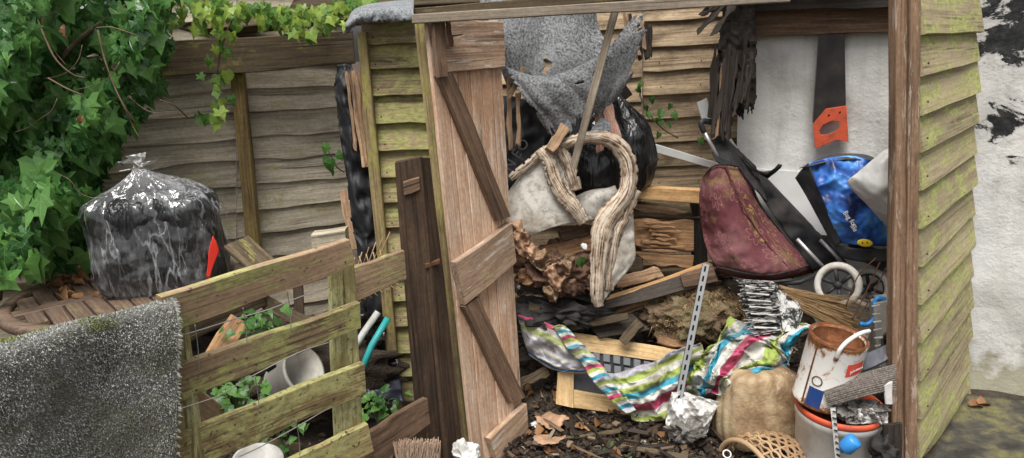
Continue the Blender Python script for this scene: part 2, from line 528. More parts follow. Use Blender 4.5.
M['felt'] = mottled('roofing_felt', [(0.34, (0.028, 0.029, 0.031)), (0.5, (0.065, 0.067, 0.07)), (0.66, (0.14, 0.142, 0.145))], 6, 8, 0.95, 0.6, 0.003, 0.15, (120, 0.85, (0.29, 0.295, 0.30)))
M['felttop'] = mottled('cap_felt', [(0.3, (0.05, 0.055, 0.06)), (0.7, (0.16, 0.17, 0.18))], 12, 6, 0.95, 0.8, 0.004, 0.15, (125, 0.75, (0.34, 0.35, 0.36)))
M['carpet'] = mottled('grey_carpet', [(0.32, (0.075, 0.075, 0.062)), (0.5, (0.18, 0.18, 0.165)), (0.7, (0.27, 0.27, 0.255))], 9, 8, 0.98, 1.0, 0.006, 0.05, (150, 0.7, (0.09, 0.09, 0.085)))
T = NT('carpet_tuft')
rn = T.n('ShaderNodeNewGeometry').outputs['Random Per Island']
cc = T.ramp(rn, [(0.0, (0.08, 0.08, 0.072)), (0.35, (0.22, 0.22, 0.20)), (0.7, (0.43, 0.43, 0.405)), (1.0, (0.64, 0.64, 0.61))])
big = T.noise(T.coords('Object', rand=False), 7, 6, 0.65)
cc = T.mix(T.math('MULTIPLY', T.ramp(big, [(0.46, 0.0), (0.62, 1.0)]), 0.6), cc, (0.12, 0.115, 0.06))
cc = T.mix(T.math('MULTIPLY', T.ramp(T.noise(T.coords('Object', rand=False), 19, 6, 0.7), [(0.45, 0.0), (0.62, 1.0)]), 0.3), cc, (0.24, 0.24, 0.13))
M['tuft'] = T.done(T.bsdf(cc, 0.95, None, 0.05))
T = NT('moss_tuft')
rn = T.n('ShaderNodeNewGeometry').outputs['Random Per Island']
M['moss'] = T.done(T.bsdf(T.ramp(rn, [(0, (0.08, 0.12, 0.015)), (1, (0.30, 0.36, 0.04))]), 0.95, None, 0.1))

# white rendered wall with peeling black tar
T = NT('wall_paint')
c = T.coords('Object', rand=False)
n = T.noise(c, 2.0, 10, 0.62, 0.5)
mp = T.n('ShaderNodeMapping'); T.l(c, mp.inputs['Vector']); mp.inputs['Scale'].default_value = (1.0, 1.0, 1.5); mp.inputs['Rotation'].default_value = (0, math.radians(14), 0)
pe = T.noise(mp.outputs[0], 5.0, 12, 0.66, 0.35)
sx = T.n('ShaderNodeSeparateXYZ'); T.l(c, sx.inputs[0])
msk = T.n('ShaderNodeMapRange'); T.l(sx.outputs['Z'], msk.inputs['Value'])
msk.inputs['From Min'].default_value = -0.08; msk.inputs['From Max'].default_value = 0.5
msx = T.n('ShaderNodeMapRange'); T.l(sx.outputs['X'], msx.inputs['Value'])
msx.inputs['From Min'].default_value = 0.10; msx.inputs['From Max'].default_value = 0.20
mk = T.math('MULTIPLY', msk.outputs[0], msx.outputs[0])
pf = T.ramp(T.math('ADD', pe, T.math('MULTIPLY', T.math('SUBTRACT', mk, 1.0), 0.16)), [(0.455, 0.0), (0.48, 1.0)])
pf = T.math('MULTIPLY', pf, T.math('GREATER_THAN', mk, 0.01))
white = T.ramp(n, [(0.28, (0.36, 0.345, 0.315)), (0.46, (0.56, 0.55, 0.525)), (0.66, (0.68, 0.675, 0.66))])
fine = T.noise(c, 90, 4, 0.6)
spk = T.ramp(T.noise(c, 26, 6, 0.7), [(0.62, 0.0), (0.70, 1.0)])
streak = T.n('ShaderNodeMapping'); T.l(c, streak.inputs['Vector']); streak.inputs['Scale'].default_value = (9, 9, 0.9)
white = T.mix(T.math('MULTIPLY', T.ramp(T.noise(streak.outputs[0], 1.0, 6, 0.65), [(0.48, 0.0), (0.66, 1.0)]), 0.38), white, (0.30, 0.28, 0.23))
white = T.mix(T.math('MULTIPLY', spk, 0.5), white, (0.25, 0.24, 0.22))
low = T.n('ShaderNodeMapRange'); T.l(sx.outputs['Z'], low.inputs['Value'])
low.inputs['From Min'].default_value = -0.72; low.inputs['From Max'].default_value = -1.02
gl = T.ramp(T.math('ADD', low.outputs[0], T.math('MULTIPLY', T.math('SUBTRACT', T.noise(c, 14, 6), 0.5), 1.6)), [(0.45, 0.0), (0.8, 1.0)])
white = T.mix(T.math('MULTIPLY', gl, 0.75), white, (0.20, 0.18, 0.10))
half = T.ramp(T.math('ADD', pe, T.math('MULTIPLY', T.math('SUBTRACT', mk, 1.0), 0.16)), [(0.40, 0.0), (0.47, 0.45)])
white = T.mix(T.math('MULTIPLY', half, T.math('GREATER_THAN', mk, 0.01)), white, (0.30, 0.29, 0.28))
tar = T.ramp(T.noise(c, 22, 7, 0.7), [(0.45, (0.010, 0.010, 0.011)), (0.66, (0.04, 0.04, 0.04)), (0.74, (0.25, 0.24, 0.23))])
col = T.mix(pf, white, tar)
hh = T.math('ADD', T.math('MULTIPLY', fine, 0.35), T.math('ADD', T.math('MULTIPLY', T.noise(c, 16, 5), 1.0), T.math('MULTIPLY', pf, -0.6)))
M['wall'] = T.done(T.bsdf(col, 0.75, T.bump(hh, 0.55, 0.012), 0.3))

M['soil'] = mottled('soil', [(0.3, (0.022, 0.016, 0.012)), (0.55, (0.06, 0.045, 0.034)), (0.75, (0.12, 0.095, 0.075))], 14, 10, 0.95, 1.0, 0.02, 0.2, (130, 0.4, (0.10, 0.08, 0.06)))
M['paving'] = mottled('paving', [(0.36, (0.018, 0.016, 0.012)), (0.48, (0.055, 0.048, 0.036)), (0.56, (0.11, 0.095, 0.05)), (0.66, (0.17, 0.165, 0.05))], 9, 10, 0.75, 0.5, 0.01, 0.4, (160, 0.4, (0.04, 0.04, 0.035)))
M['char'] = mottled('charred_stuff', [(0.3, (0.006, 0.006, 0.006)), (0.7, (0.04, 0.035, 0.032))], 18, 8, 0.8, 1.0, 0.01, 0.4)
M['rot'] = mottled('rotten_fibre', [(0.3, (0.02, 0.013, 0.010)), (0.46, (0.09, 0.05, 0.036)), (0.6, (0.18, 0.105, 0.07)), (0.72, (0.34, 0.22, 0.14))], 16, 10, 0.95, 1.0, 0.02, 0.15)
M['rock'] = mottled('mossy_matting', [(0.3, (0.05, 0.035, 0.022)), (0.46, (0.14, 0.095, 0.06)), (0.56, (0.16, 0.145, 0.075)), (0.75, (0.22, 0.22, 0.12))], 7, 12, 0.97, 1.0, 0.02, 0.1, (120, 0.5, (0.30, 0.21, 0.14)))
M['husk'] = mottled('husk_fibre', [(0.3, (0.10, 0.055, 0.03)), (0.7, (0.36, 0.21, 0.12))], 20, 8, 0.95, 1.0, 0.01, 0.1)

def sheet_plastic(name, col, rough=0.22, wr=14, strength=0.6, grime=(0.25, 0.23, 0.2), grime_amt=0.1, spec=0.5):
    T = NT(name)
    c = T.coords('Object')
    tcg = T.n('ShaderNodeTexCoord')
    def strk(ry, rz, k):
        mp = T.n('ShaderNodeMapping'); T.l(tcg.outputs['Object'], mp.inputs['Vector'])
        mp.inputs['Rotation'].default_value = (0, math.radians(ry), math.radians(rz)); mp.inputs['Scale'].default_value = (k, k, k * 0.16)
        return T.math('ABSOLUTE', T.math('SUBTRACT', T.noise(mp.outputs[0], 1.0, 3, 0.5, 0.3), 0.5))
    h = T.math('ADD', strk(14, 0, wr * 2.2), T.math('ADD', strk(-40, 25, wr * 1.7), strk(66, -20, wr * 1.6)))
    g = T.math('MULTIPLY', T.ramp(T.noise(c, 22, 6, 0.7), [(0.5, 0.0), (0.72, 1.0)]), grime_amt)
    return T.done(T.bsdf(T.mix(g, col, grime), T.math('MULTIPLY_ADD', g, 0.8, rough), T.bump(h, strength, 0.05), spec))
M['binbag'] = sheet_plastic('black_bin_bag', (0.008, 0.008, 0.009), 0.22, 7, 0.35, grime_amt=0.05)
M['blacksheet'] = sheet_plastic('black_sheet', (0.010, 0.010, 0.012), 0.65, 4, 0.04, grime_amt=0.03)
M['slatesheet'] = sheet_plastic('slate_sheet', (0.03, 0.033, 0.05), 0.4, 3, 0.04, grime_amt=0.03)
M['bagwhite'] = sheet_plastic('dull_white_plastic', (0.54, 0.53, 0.51), 0.5, 5, 0.15, (0.3, 0.27, 0.22), 0.35)
M['bagtan'] = None
# clear film: crease whitening and painted-in highlights, the rest lets the black load show through
T = NT('clear_film')
tcg = T.n('ShaderNodeTexCoord')
def strk(ry, rz, sc_, w_, pk):
    mp = T.n('ShaderNodeMapping'); T.l(tcg.outputs['Object'], mp.inputs['Vector'])
    mp.inputs['Rotation'].default_value = (0, math.radians(ry), math.radians(rz)); mp.inputs['Scale'].default_value = (sc_, sc_, sc_ * 0.24)
    n_ = T.noise(mp.outputs[0], 1.0, 3, 0.5, 0.25)
    a_ = T.math('ABSOLUTE', T.math('SUBTRACT', n_, 0.5))
    return T.ramp(a_, [(0.0, pk), (w_, 0.0)]), n_
s1, h1 = strk(12, 0, 13, 0.024, 0.5)
s2, h2 = strk(-38, 20, 11, 0.02, 0.5)
s3, h3 = strk(62, -20, 10, 0.015, 0.45)
c = T.coords('Object', (1, 1, 0.6))
gz = T.n('ShaderNodeSeparateXYZ'); T.l(tcg.outputs['UV'], gz.inputs[0])
cl = T.math('ADD', T.ramp(T.noise(c, 10, 5, 0.6), [(0.52, 0.0), (0.66, 0.25)]), T.ramp(gz.outputs[1], [(0.5, 0.0), (0.97, 0.35)]))
msk2 = T.ramp(T.noise(c, 6, 3), [(0.46, 0.05), (0.6, 1.0)])
f = T.math('MINIMUM', T.math('ADD', T.math('MULTIPLY', T.math('MAXIMUM', s1, T.math('MAXIMUM', s2, s3)), msk2), cl), 0.9)
h = T.math('ADD', h1, T.math('ADD', h2, T.math('MULTIPLY', h3, 0.7)))
nb = T.bump(h, 0.75, 0.035)
pr = T.bsdf((0.70, 0.71, 0.74), 0.16, nb, 0.6)
tr = T.n('ShaderNodeBsdfTransparent')
gl = T.n('ShaderNodeBsdfGlossy'); gl.inputs['Roughness'].default_value = 0.12; T.l(nb, gl.inputs['Normal'])
m0 = T.n('ShaderNodeMixShader'); m0.inputs[0].default_value = 0.07
T.l(tr.outputs[0], m0.inputs[1]); T.l(gl.outputs[0], m0.inputs[2])
ms = T.n('ShaderNodeMixShader'); T.l(T.math('MULTIPLY', f, 0.52), ms.inputs[0]); T.l(m0.outputs[0], ms.inputs[1]); T.l(pr, ms.inputs[2])
M['film'] = T.done(ms.outputs[0])
M['load'] = sheet_plastic('black_load', (0.010, 0.010, 0.011), 0.35, 10, 0.6, grime_amt=0.05)
# woven sack full of soil
T = NT('tan_sack')
c = T.coords('Object')
n = T.noise(c, 7, 8, 0.65, 0.5)
col = T.ramp(n, [(0.3, (0.10, 0.06, 0.035)), (0.44, (0.27, 0.18, 0.10)), (0.56, (0.40, 0.31, 0.19)), (0.7, (0.31, 0.28, 0.11))])
pa = T.ramp(T.noise(c, 38, 6, 0.7), [(0.60, 0.0), (0.66, 1.0)])
pm = T.ramp(T.noise(c, 5, 2), [(0.48, 0.0), (0.58, 1.0)])
col = T.mix(T.math('MULTIPLY', pa, pm), col, (0.66, 0.62, 0.58))
st = T.noise(T.coords('Object', (30, 30, 160)), 1.0, 3)
M['bagtan'] = T.done(T.bsdf(col, 0.55, T.bump(T.math('ADD', T.noise(T.coords('Object', (1, 1, 1.4)), 34, 3, 0.5, 1.6), T.math('MULTIPLY', st, 0.1)), 0.28, 0.012), 0.45))

# mouldy cream upholstery shell
T = NT('mouldy_vinyl')
c = T.coords('Object')
n = T.noise(c, 5, 9, 0.66, 0.5)
col = T.ramp(n, [(0.28, (0.27, 0.23, 0.185)), (0.45, (0.42, 0.385, 0.33)), (0.62, (0.53, 0.51, 0.465)), (0.8, (0.40, 0.38, 0.30))])
sp = T.ramp(T.noise(c, 42, 5, 0.7), [(0.52, 0.0), (0.64, 1.0)])
col = T.mix(T.math('MULTIPLY', sp, 0.6), col, (0.15, 0.125, 0.09))
blot = T.ramp(T.noise(c, 11, 9, 0.72, 0.6), [(0.5, 0.0), (0.62, 1.0)])
col = T.mix(T.math('MULTIPLY', blot, 0.5), col, (0.20, 0.165, 0.115))
M['vinyl'] = T.done(T.bsdf(col, 0.7, T.bump(T.noise(c, 30, 6), 0.35, 0.006), 0.3))
T = NT('mouldy_rim')
c = T.coords('Object')
col = T.ramp(T.noise(c, 26, 10, 0.75, 0.5), [(0.38, (0.05, 0.032, 0.022)), (0.46, (0.28, 0.19, 0.12)), (0.53, (0.55, 0.45, 0.34)), (0.68, (0.68, 0.63, 0.54))])
M['rim'] = T.done(T.bsdf(col, 0.8, T.bump(T.noise(c, 40, 6, 0.7), 0.8, 0.008), 0.25))

T = NT('peeling_band')
tcb = T.n('ShaderNodeTexCoord'); mpb_ = T.n('ShaderNodeMapping'); T.l(tcb.outputs['UV'], mpb_.inputs['Vector']); mpb_.inputs['Scale'].default_value = (2.6, 13, 1)
n_ = T.noise(mpb_.outputs[0], 1.0, 9, 0.72, 0.6)
c = T.coords('Object')
n2_ = T.noise(c, 34, 8, 0.72, 0.3)
mx_ = T.math('ADD', T.math('MULTIPLY', n_, 0.72), T.math('MULTIPLY', n2_, 0.28))
col = T.ramp(mx_, [(0.40, (0.035, 0.024, 0.017)), (0.46, (0.22, 0.145, 0.09)), (0.51, (0.50, 0.40, 0.30)), (0.60, (0.66, 0.60, 0.51))])
M['rimband'] = T.done(T.bsdf(col, 0.8, T.bump(mx_, 0.8, 0.006), 0.25))
# striped beach cloth: stripes run along the cloth's own length
def stripes(name, cols, reps, axis=0, dirt=0.35, white=(0.74, 0.73, 0.70)):
    T = NT(name)
    tc = T.n('ShaderNodeTexCoord'); s = T.n('ShaderNodeSeparateXYZ'); T.l(tc.outputs['UV'], s.inputs[0])
    fr = T.math('FRACT', T.math('ADD', T.math('MULTIPLY', s.outputs[axis], reps), T.math('MULTIPLY', T.noise(T.coords('Object', rand=False), 60, 2), 0.03)))
    k = len(cols); stops = [(i / k, c) for i, c in enumerate(cols)]
    col = T.ramp(fr, stops, 'CONSTANT')
    c = T.coords('Object')
    d = T.ramp(T.noise(c, 11, 8, 0.68, 0.4), [(0.42, 0.0), (0.64, 1.0)])
    col = T.mix(T.math('MULTIPLY', d, min(1, dirt * 1.7)), col, (0.12, 0.10, 0.065))
    weave = T.noise(c, 240, 2)
    hh = T.math('ADD', T.math('MULTIPLY', T.noise(c, 26, 4), 1.2), T.math('MULTIPLY', weave, 0.15))
    return T.done(T.bsdf(col, 0.85, T.bump(hh, 0.5, 0.01), 0.2))
PK, WH, GN, BL, GY, DG = (0.52, 0.06, 0.16), (0.54, 0.53, 0.49), (0.32, 0.40, 0.10), (0.04, 0.30, 0.42), (0.42, 0.41, 0.48), (0.36, 0.42, 0.16)
M['stripeA'] = stripes('striped_cloth', [GN, WH, BL, WH, PK, WH], 1.6)
M['stripeB'] = stripes('striped_cloth_hem', [PK, WH, DG, WH, GY, WH, GY, WH, (0.05, 0.2, 0.5), WH], 1.0, 1, 0.3)
M['stripeC'] = stripes('striped_cloth_band', [(0.30, 0.36, 0.12), WH, BL, (0.5, 0.55, 0.5), PK, (0.38, 0.46, 0.10), WH, BL, GY], 3.0, 1, 0.3)
M['stripeD'] = stripes('striped_cloth_drape', [GY, GN, WH, GN, BL, WH, PK, WH, GN], 1.0, 1, 0.45)

# maroon cloth with flower print
T = NT('maroon_print_cloth')
tc = T.n('ShaderNodeTexCoord')
mp = T.n('ShaderNodeMapping'); T.l(tc.outputs['UV'], mp.inputs['Vector']); mp.inputs['Scale'].default_value = (3.6, 4.6, 1)
vo = T.n('ShaderNodeTexVoronoi'); vo.voronoi_dimensions = '2D'; vo.inputs['Scale'].default_value = 1.0; vo.inputs['Randomness'].default_value = 0.7
T.l(mp.outputs[0], vo.inputs['Vector'])
df = T.n('ShaderNodeVectorMath', operation='SUBTRACT'); T.l(mp.outputs[0], df.inputs[0]); T.l(vo.outputs['Position'], df.inputs[1])
sx = T.n('ShaderNodeSeparateXYZ'); T.l(df.outputs[0], sx.inputs[0])
th = T.math('ARCTAN2', sx.outputs[1], sx.outputs[0])
le = T.n('ShaderNodeVectorMath', operation='LENGTH'); T.l(df.outputs[0], le.inputs[0])
r = le.outputs['Value']
pet = T.math('MULTIPLY_ADD', T.math('ABSOLUTE', T.math('COSINE', T.math('MULTIPLY', th, 4.0))), 0.16, 0.17)
e1 = T.math('LESS_THAN', T.math('ABSOLUTE', T.math('SUBTRACT', r, pet)), 0.022)
e2 = T.math('LESS_THAN', T.math('ABSOLUTE', T.math('SUBTRACT', r, 0.07)), 0.018)
cs = T.n('ShaderNodeSeparateColor'); T.l(vo.outputs['Color'], cs.inputs[0])
pick = T.math('GREATER_THAN', cs.outputs[0], 0.38)
fl = T.math('MULTIPLY', T.math('MAXIMUM', e1, e2), pick)
wv = T.n('ShaderNodeTexWave'); T.l(mp.outputs[0], wv.inputs['Vector']); wv.inputs['Scale'].default_value = 0.9; wv.inputs['Distortion'].default_value = 12.0; wv.inputs['Detail Scale'].default_value = 2.5
sq = T.math('GREATER_THAN', wv.outputs['Fac'], 0.975)
su = T.n('ShaderNodeSeparateXYZ'); T.l(tc.outputs['UV'], su.inputs[0])
sq = T.math('MULTIPLY', sq, T.math('LESS_THAN', T.math('ABSOLUTE', T.math('SUBTRACT', su.outputs[0], 0.26)), 0.13))
c = T.coords('Object')
base = T.ramp(T.noise(c, 5, 8, 0.6), [(0.3, (0.065, 0.02, 0.025)), (0.52, (0.12, 0.04, 0.046)), (0.72, (0.19, 0.085, 0.09))])
col = T.mix(T.math('MULTIPLY', fl, 0.3), base, (0.40, 0.22, 0.20))
col = T.mix(T.math('MULTIPLY', sq, 0.5), col, (0.36, 0.30, 0.06))
d = T.ramp(T.noise(c, 13, 8, 0.7), [(0.56, 0.0), (0.7, 1.0)])
col = T.mix(T.math('MULTIPLY', d, 0.6), col, (0.05, 0.035, 0.022))
mo = T.ramp(T.noise(c, 9, 9, 0.72), [(0.54, 0.0), (0.62, 1.0)])
col = T.mix(T.math('MULTIPLY', mo, 0.6), col, (0.17, 0.135, 0.045))
M['maroon'] = T.done(T.bsdf(col, 0.92, T.bump(T.noise(c, 14, 5), 0.4, 0.012), 0.08))

# blue printed shopping bag panel
T = NT('blue_print')
c = T.coords('Object')
vo = T.n('ShaderNodeTexVoronoi'); vo.inputs['Scale'].default_value = 9.0; vo.inputs['Randomness'].default_value = 0.9; T.l(c, vo.inputs['Vector'])
n = T.noise(c, 30, 7, 0.65, 0.6)
a = T.math('ADD', T.math('MULTIPLY', vo.outputs['Distance'], 0.95), T.math('MULTIPLY', T.math('SUBTRACT', n, 0.5), 0.45))
col = T.ramp(a, [(0.10, (0.20, 0.42, 0.80)), (0.34, (0.06, 0.22, 0.60)), (0.55, (0.02, 0.08, 0.32)), (0.74, (0.006, 0.012, 0.05))])
M['blueprint'] = T.done(T.bsdf(col, 0.4, T.bump(T.noise(c, 18, 3), 0.3, 0.01), 0.4))

# leaves
def leafmat(name, lo, hi, vein, rough=0.32):
    T = NT(name)
    ge = T.n('ShaderNodeNewGeometry'); oi = T.objrand()
    r = T.math('FRACT', T.math('ADD', ge.outputs['Random Per Island'], T.math('MULTIPLY', oi, 3.7)))
    col = T.ramp(r, [(0.0, lo), (0.6, tuple((x + y) / 2 for x, y in zip(lo, hi))), (1.0, hi)])
    tc = T.n('ShaderNodeTexCoord'); s = T.n('ShaderNodeSeparateXYZ'); T.l(tc.outputs['UV'], s.inputs[0])
    x = T.math('ABSOLUTE', s.outputs[0]); y = s.outputs[1]
    v1 = T.math('LESS_THAN', x, 0.022)
    v2 = T.math('LESS_THAN', T.math('ABSOLUTE', T.math('SUBTRACT', y, T.math('MULTIPLY', x, 0.75))), 0.025)
    v3 = T.math('LESS_THAN', T.math('ABSOLUTE', T.math('ADD', T.math('SUBTRACT', y, T.math('MULTIPLY', x, 0.95)), -0.22)), 0.018)
    vv = T.math('MAXIMUM', v1, T.math('MAXIMUM', v2, v3))
    col = T.mix(T.math('MULTIPLY', vv, 0.25), col, vein)
    p = T.bsdf(col, rough, None, 0.45)
    tl = T.n('ShaderNodeBsdfTranslucent'); T.l(col, tl.inputs['Color'])
    ms = T.n('ShaderNodeMixShader'); ms.inputs[0].default_value = 0.25
    T.l(p, ms.inputs[1]); T.l(tl.outputs[0], ms.inputs[2])
    return T.done(ms.outputs[0])
M['ivy'] = leafmat('ivy_leaf', (0.02, 0.08, 0.02), (0.12, 0.27, 0.06), (0.22, 0.34, 0.15), 0.26)
M['lime'] = leafmat('lime_leaf', (0.05, 0.15, 0.025), (0.28, 0.38, 0.06), (0.36, 0.42, 0.14), 0.4)
M['weed'] = leafmat('weed_leaf', (0.025, 0.085, 0.015), (0.09, 0.21, 0.035), (0.16, 0.25, 0.09), 0.45)
M['deadleaf'] = leafmat('dead_leaf', (0.16, 0.07, 0.03), (0.50, 0.27, 0.12), (0.15, 0.08, 0.04), 0.7)
T = NT('wet_litter')
rn = T.n('ShaderNodeNewGeometry').outputs['Random Per Island']
M['litter'] = T.done(T.bsdf(T.ramp(rn, [(0.0, (0.008, 0.006, 0.005)), (0.55, (0.035, 0.024, 0.017)), (0.8, (0.10, 0.065, 0.042)), (0.93, (0.20, 0.14, 0.09)), (1.0, (0.42, 0.38, 0.32))]), 0.55, None, 0.35))
M['stem'] = mottled('vine_stem', [(0.3, (0.06, 0.04, 0.025)), (0.7, (0.22, 0.15, 0.10))], 20, 4, 0.8, 0.4)

M['wire'] = plain('old_wire', (0.42, 0.41, 0.39), 0.45, 0.5, 0.6, (0.2, 0.12, 0.07), 0.5, 25)
M['rustmetal'] = mottled('rusty_metal', [(0.35, (0.05, 0.025, 0.015)), (0.65, (0.17, 0.075, 0.035))], 30, 8, 0.8, 0.6, 0.003, 0.4, metal=0.3)
M['zinc'] = plain('zinc', (0.30, 0.305, 0.31), 0.4, 0.5, 0.7, (0.2, 0.17, 0.14), 0.35, 20)
M['darkmetal'] = plain('dark_metal', (0.035, 0.035, 0.04), 0.45, 0.5, 0.3, (0.12, 0.08, 0.05), 0.3, 20)
M['alu'] = plain('tube_metal', (0.60, 0.60, 0.61), 0.35, 0.5, 0.7, (0.25, 0.22, 0.2), 0.35, 22)
M['rubber'] = plain('black_rubber', (0.02, 0.02, 0.022), 0.55, 0.4, 0, (0.1, 0.09, 0.08), 0.3)
M['tyre'] = plain('white_tyre', (0.56, 0.54, 0.49), 0.6, 0.35, 0, (0.32, 0.24, 0.16), 0.55, 24)
M['whiteplastic'] = plain('white_plastic', (0.62, 0.61, 0.58), 0.45, 0.4, 0, (0.3, 0.27, 0.22), 0.5, 14)
M['bucketwhite'] = plain('bucket_white', (0.76, 0.75, 0.72), 0.45, 0.4, 0, (0.32, 0.28, 0.22), 0.4, 12)
M['greyplastic'] = plain('grey_plastic', (0.40, 0.38, 0.34), 0.55, 0.4, 0, (0.2, 0.17, 0.12), 0.5, 12)
M['whitestrip'] = plain('white_strip', (0.58, 0.58, 0.57), 0.4, 0.4, 0, (0.4, 0.38, 0.34), 0.25, 14)
M['red'] = plain('red_plastic', (0.62, 0.035, 0.02), 0.4, 0.45, 0, (0.3, 0.03, 0.02), 0.3)
M['orange'] = plain('orange_plastic', (0.56, 0.085, 0.035), 0.55, 0.4, 0, (0.16, 0.06, 0.035), 0.65, 20)
M['sawblade'] = mottled('saw_blade_coating', [(0.35, (0.010, 0.010, 0.011)), (0.62, (0.03, 0.026, 0.023)), (0.8, (0.10, 0.06, 0.04))], 14, 8, 0.55, 0.2, 0.003, 0.4)
M['teal'] = plain('teal_plastic', (0.03, 0.36, 0.36), 0.4, 0.4, 0, (0.1, 0.2, 0.2), 0.3)
M['blue'] = plain('blue_plastic', (0.03, 0.24, 0.62), 0.35, 0.5, 0, (0.05, 0.12, 0.25), 0.3)
M['navy'] = plain('navy_print', (0.015, 0.05, 0.20), 0.5, 0.4, 0, (0.15, 0.07, 0.03), 0.4, 22)
M['labelred'] = plain('red_print', (0.60, 0.05, 0.04), 0.5, 0.4, 0, (0.35, 0.13, 0.06), 0.5, 30)
M['labelink'] = plain('dark_print', (0.06, 0.05, 0.045), 0.6, 0.3, 0, (0.3, 0.14, 0.06), 0.3, 30)
M['whiteink'] = plain('white_print', (0.75, 0.75, 0.73), 0.6, 0.3, 0, (0.4, 0.35, 0.3), 0.2)
M['greyink'] = plain('grey_print', (0.10, 0.10, 0.105), 0.6, 0.3, 0, (0.05, 0.05, 0.05), 0.4)
M['yellow'] = plain('yellow_print', (0.70, 0.50, 0.03), 0.45, 0.4, 0, (0.3, 0.2, 0.05), 0.2)
M['blackcloth'] = plain('black_cloth', (0.014, 0.014, 0.015), 0.7, 0.3, 0, (0.07, 0.055, 0.05), 0.5, 10, 0.4)
M['darkbag'] = plain('dark_bag_side', (0.038, 0.042, 0.048), 0.5, 0.4, 0, (0.12, 0.11, 0.1), 0.3, 10, 0.3)
# rusty paint tin
T = NT('rusty_tin')
c = T.coords('Object')
n = T.noise(c, 17, 10, 0.72, 0.5)
sz = T.n('ShaderNodeSeparateXYZ'); T.l(T.coords('Object', rand=False), sz.inputs[0])
edge = T.ramp(T.math('ABSOLUTE', sz.outputs[2]), [(0.085, 0.0), (0.13, 0.20)])
f = T.ramp(T.math('ADD', n, edge), [(0.585, 0.0), (0.635, 1.0)])
rust = T.ramp(T.noise(c, 50, 5), [(0.3, (0.07, 0.025, 0.01)), (0.7, (0.30, 0.12, 0.04))])
halo = T.ramp(T.math('ADD', n, edge), [(0.52, 0.0), (0.60, 0.5)])
col = T.mix(halo, (0.70, 0.685, 0.65), (0.46, 0.26, 0.11))
col = T.mix(f, col, rust)
M['tin'] = T.done(T.bsdf(col, 0.55, T.bump(n, 0.2, 0.003), 0.4))
M['rust'] = mottled('rust', [(0.3, (0.035, 0.014, 0.008)), (0.6, (0.17, 0.06, 0.022)), (0.8, (0.35, 0.15, 0.06))], 22, 9, 0.85, 0.7, 0.004)
# paint-splashed bristles
T = NT('paint_splashed_bristle')
c = T.coords('Object')
n = T.noise(T.coords('Object', (8, 8, 30)), 2.2, 8, 0.75, 0.5)
col = T.ramp(n, [(0.47, (0.012, 0.012, 0.013)), (0.55, (0.55, 0.54, 0.52))])
M['splash'] = T.done(T.bsdf(col, 0.6, T.bump(n, 0.4, 0.003), 0.3))
M['straw'] = leafmat('straw', (0.22, 0.12, 0.05), (0.56, 0.38, 0.2), (0.4, 0.28, 0.15), 0.75)
M['bristle'] = leafmat('pale_bristle', (0.45, 0.30, 0.20), (0.72, 0.56, 0.43), (0.6, 0.45, 0.33), 0.75)
M['wicker'] = leafmat('wicker', (0.30, 0.18, 0.09), (0.58, 0.40, 0.23), (0.4, 0.28, 0.15), 0.65)
M['jute'] = leafmat('grey_cord', (0.13, 0.11, 0.095), (0.26, 0.225, 0.20), (0.2, 0.18, 0.16), 0.95)
M['fuzz'] = mottled('grey_fuzz', [(0.35, (0.09, 0.08, 0.072)), (0.65, (0.26, 0.24, 0.22))], 60, 6, 0.97, 1.0, 0.01, 0.05)
M['hole'] = plain('punched_dark', (0.006, 0.006, 0.006), 0.9, 0.1, 0, (0.01, 0.01, 0.01), 0.1)
M['tapemarks'] = plain('black_marks', (0.02, 0.02, 0.02), 0.6, 0.3, 0, (0.2, 0.2, 0.2), 0.2)
M['tray'] = plain('dark_tray', (0.045, 0.05, 0.06), 0.5, 0.4, 0, (0.1, 0.09, 0.08), 0.4)
M['traycell'] = plain('pale_tray_cell', (0.20, 0.21, 0.22), 0.5, 0.4, 0, (0.1, 0.09, 0.08), 0.4)
M['birch'] = mottled('birch_bark', [(0.3, (0.20, 0.17, 0.15)), (0.6, (0.55, 0.50, 0.47))], 9, 8, 0.8, 0.6)
M['paper'] = mottled('wet_brown_paper', [(0.3, (0.22, 0.125, 0.07)), (0.6, (0.42, 0.26, 0.165)), (0.75, (0.52, 0.37, 0.27))], 12, 8, 0.75, 0.5)

# ------------------------------------------------------------------ ground
def heap(x, y):
    """height of the ground: flat outside, rubble rising inside the shed"""
    def ss(a, b, v):
        t = max(0, min(1, (v - a) / (b - a))); return t * t * (3 - 2 * t)
    inside = ss(-0.35, 0.05, x) * (1 - ss(1.25, 1.6, x))
    h = 0.42 * ss(2.78, 3.45, y) * inside
    return h + 0.012 * noise.noise(V((x * 7, y * 7, 0))) + 0.02 * noise.noise(V((x * 2.3, y * 2.3, 4)))
def grid_ground():
    vs, fs = [], []
    xs = [-60, -20, -6] + [-3 + i * 0.05 for i in range(121)] + [6, 20, 60]
    ys = [-20, -4] + [0.2 + i * 0.05 for i in range(100)] + [8, 20, 60]
    for y in ys:
        for x in xs: vs.append((x, y, heap(x, y)))
    n = len(xs)
    for j in range(len(ys) - 1):
        for i in range(n - 1): fs.append((j * n + i, j * n + i + 1, (j + 1) * n + i + 1, (j + 1) * n + i))
    o = obj('ground', vs, fs, M['soil'], origin=V((0, 0, 0)))
    tag(o, kind='structure')
grid_ground()
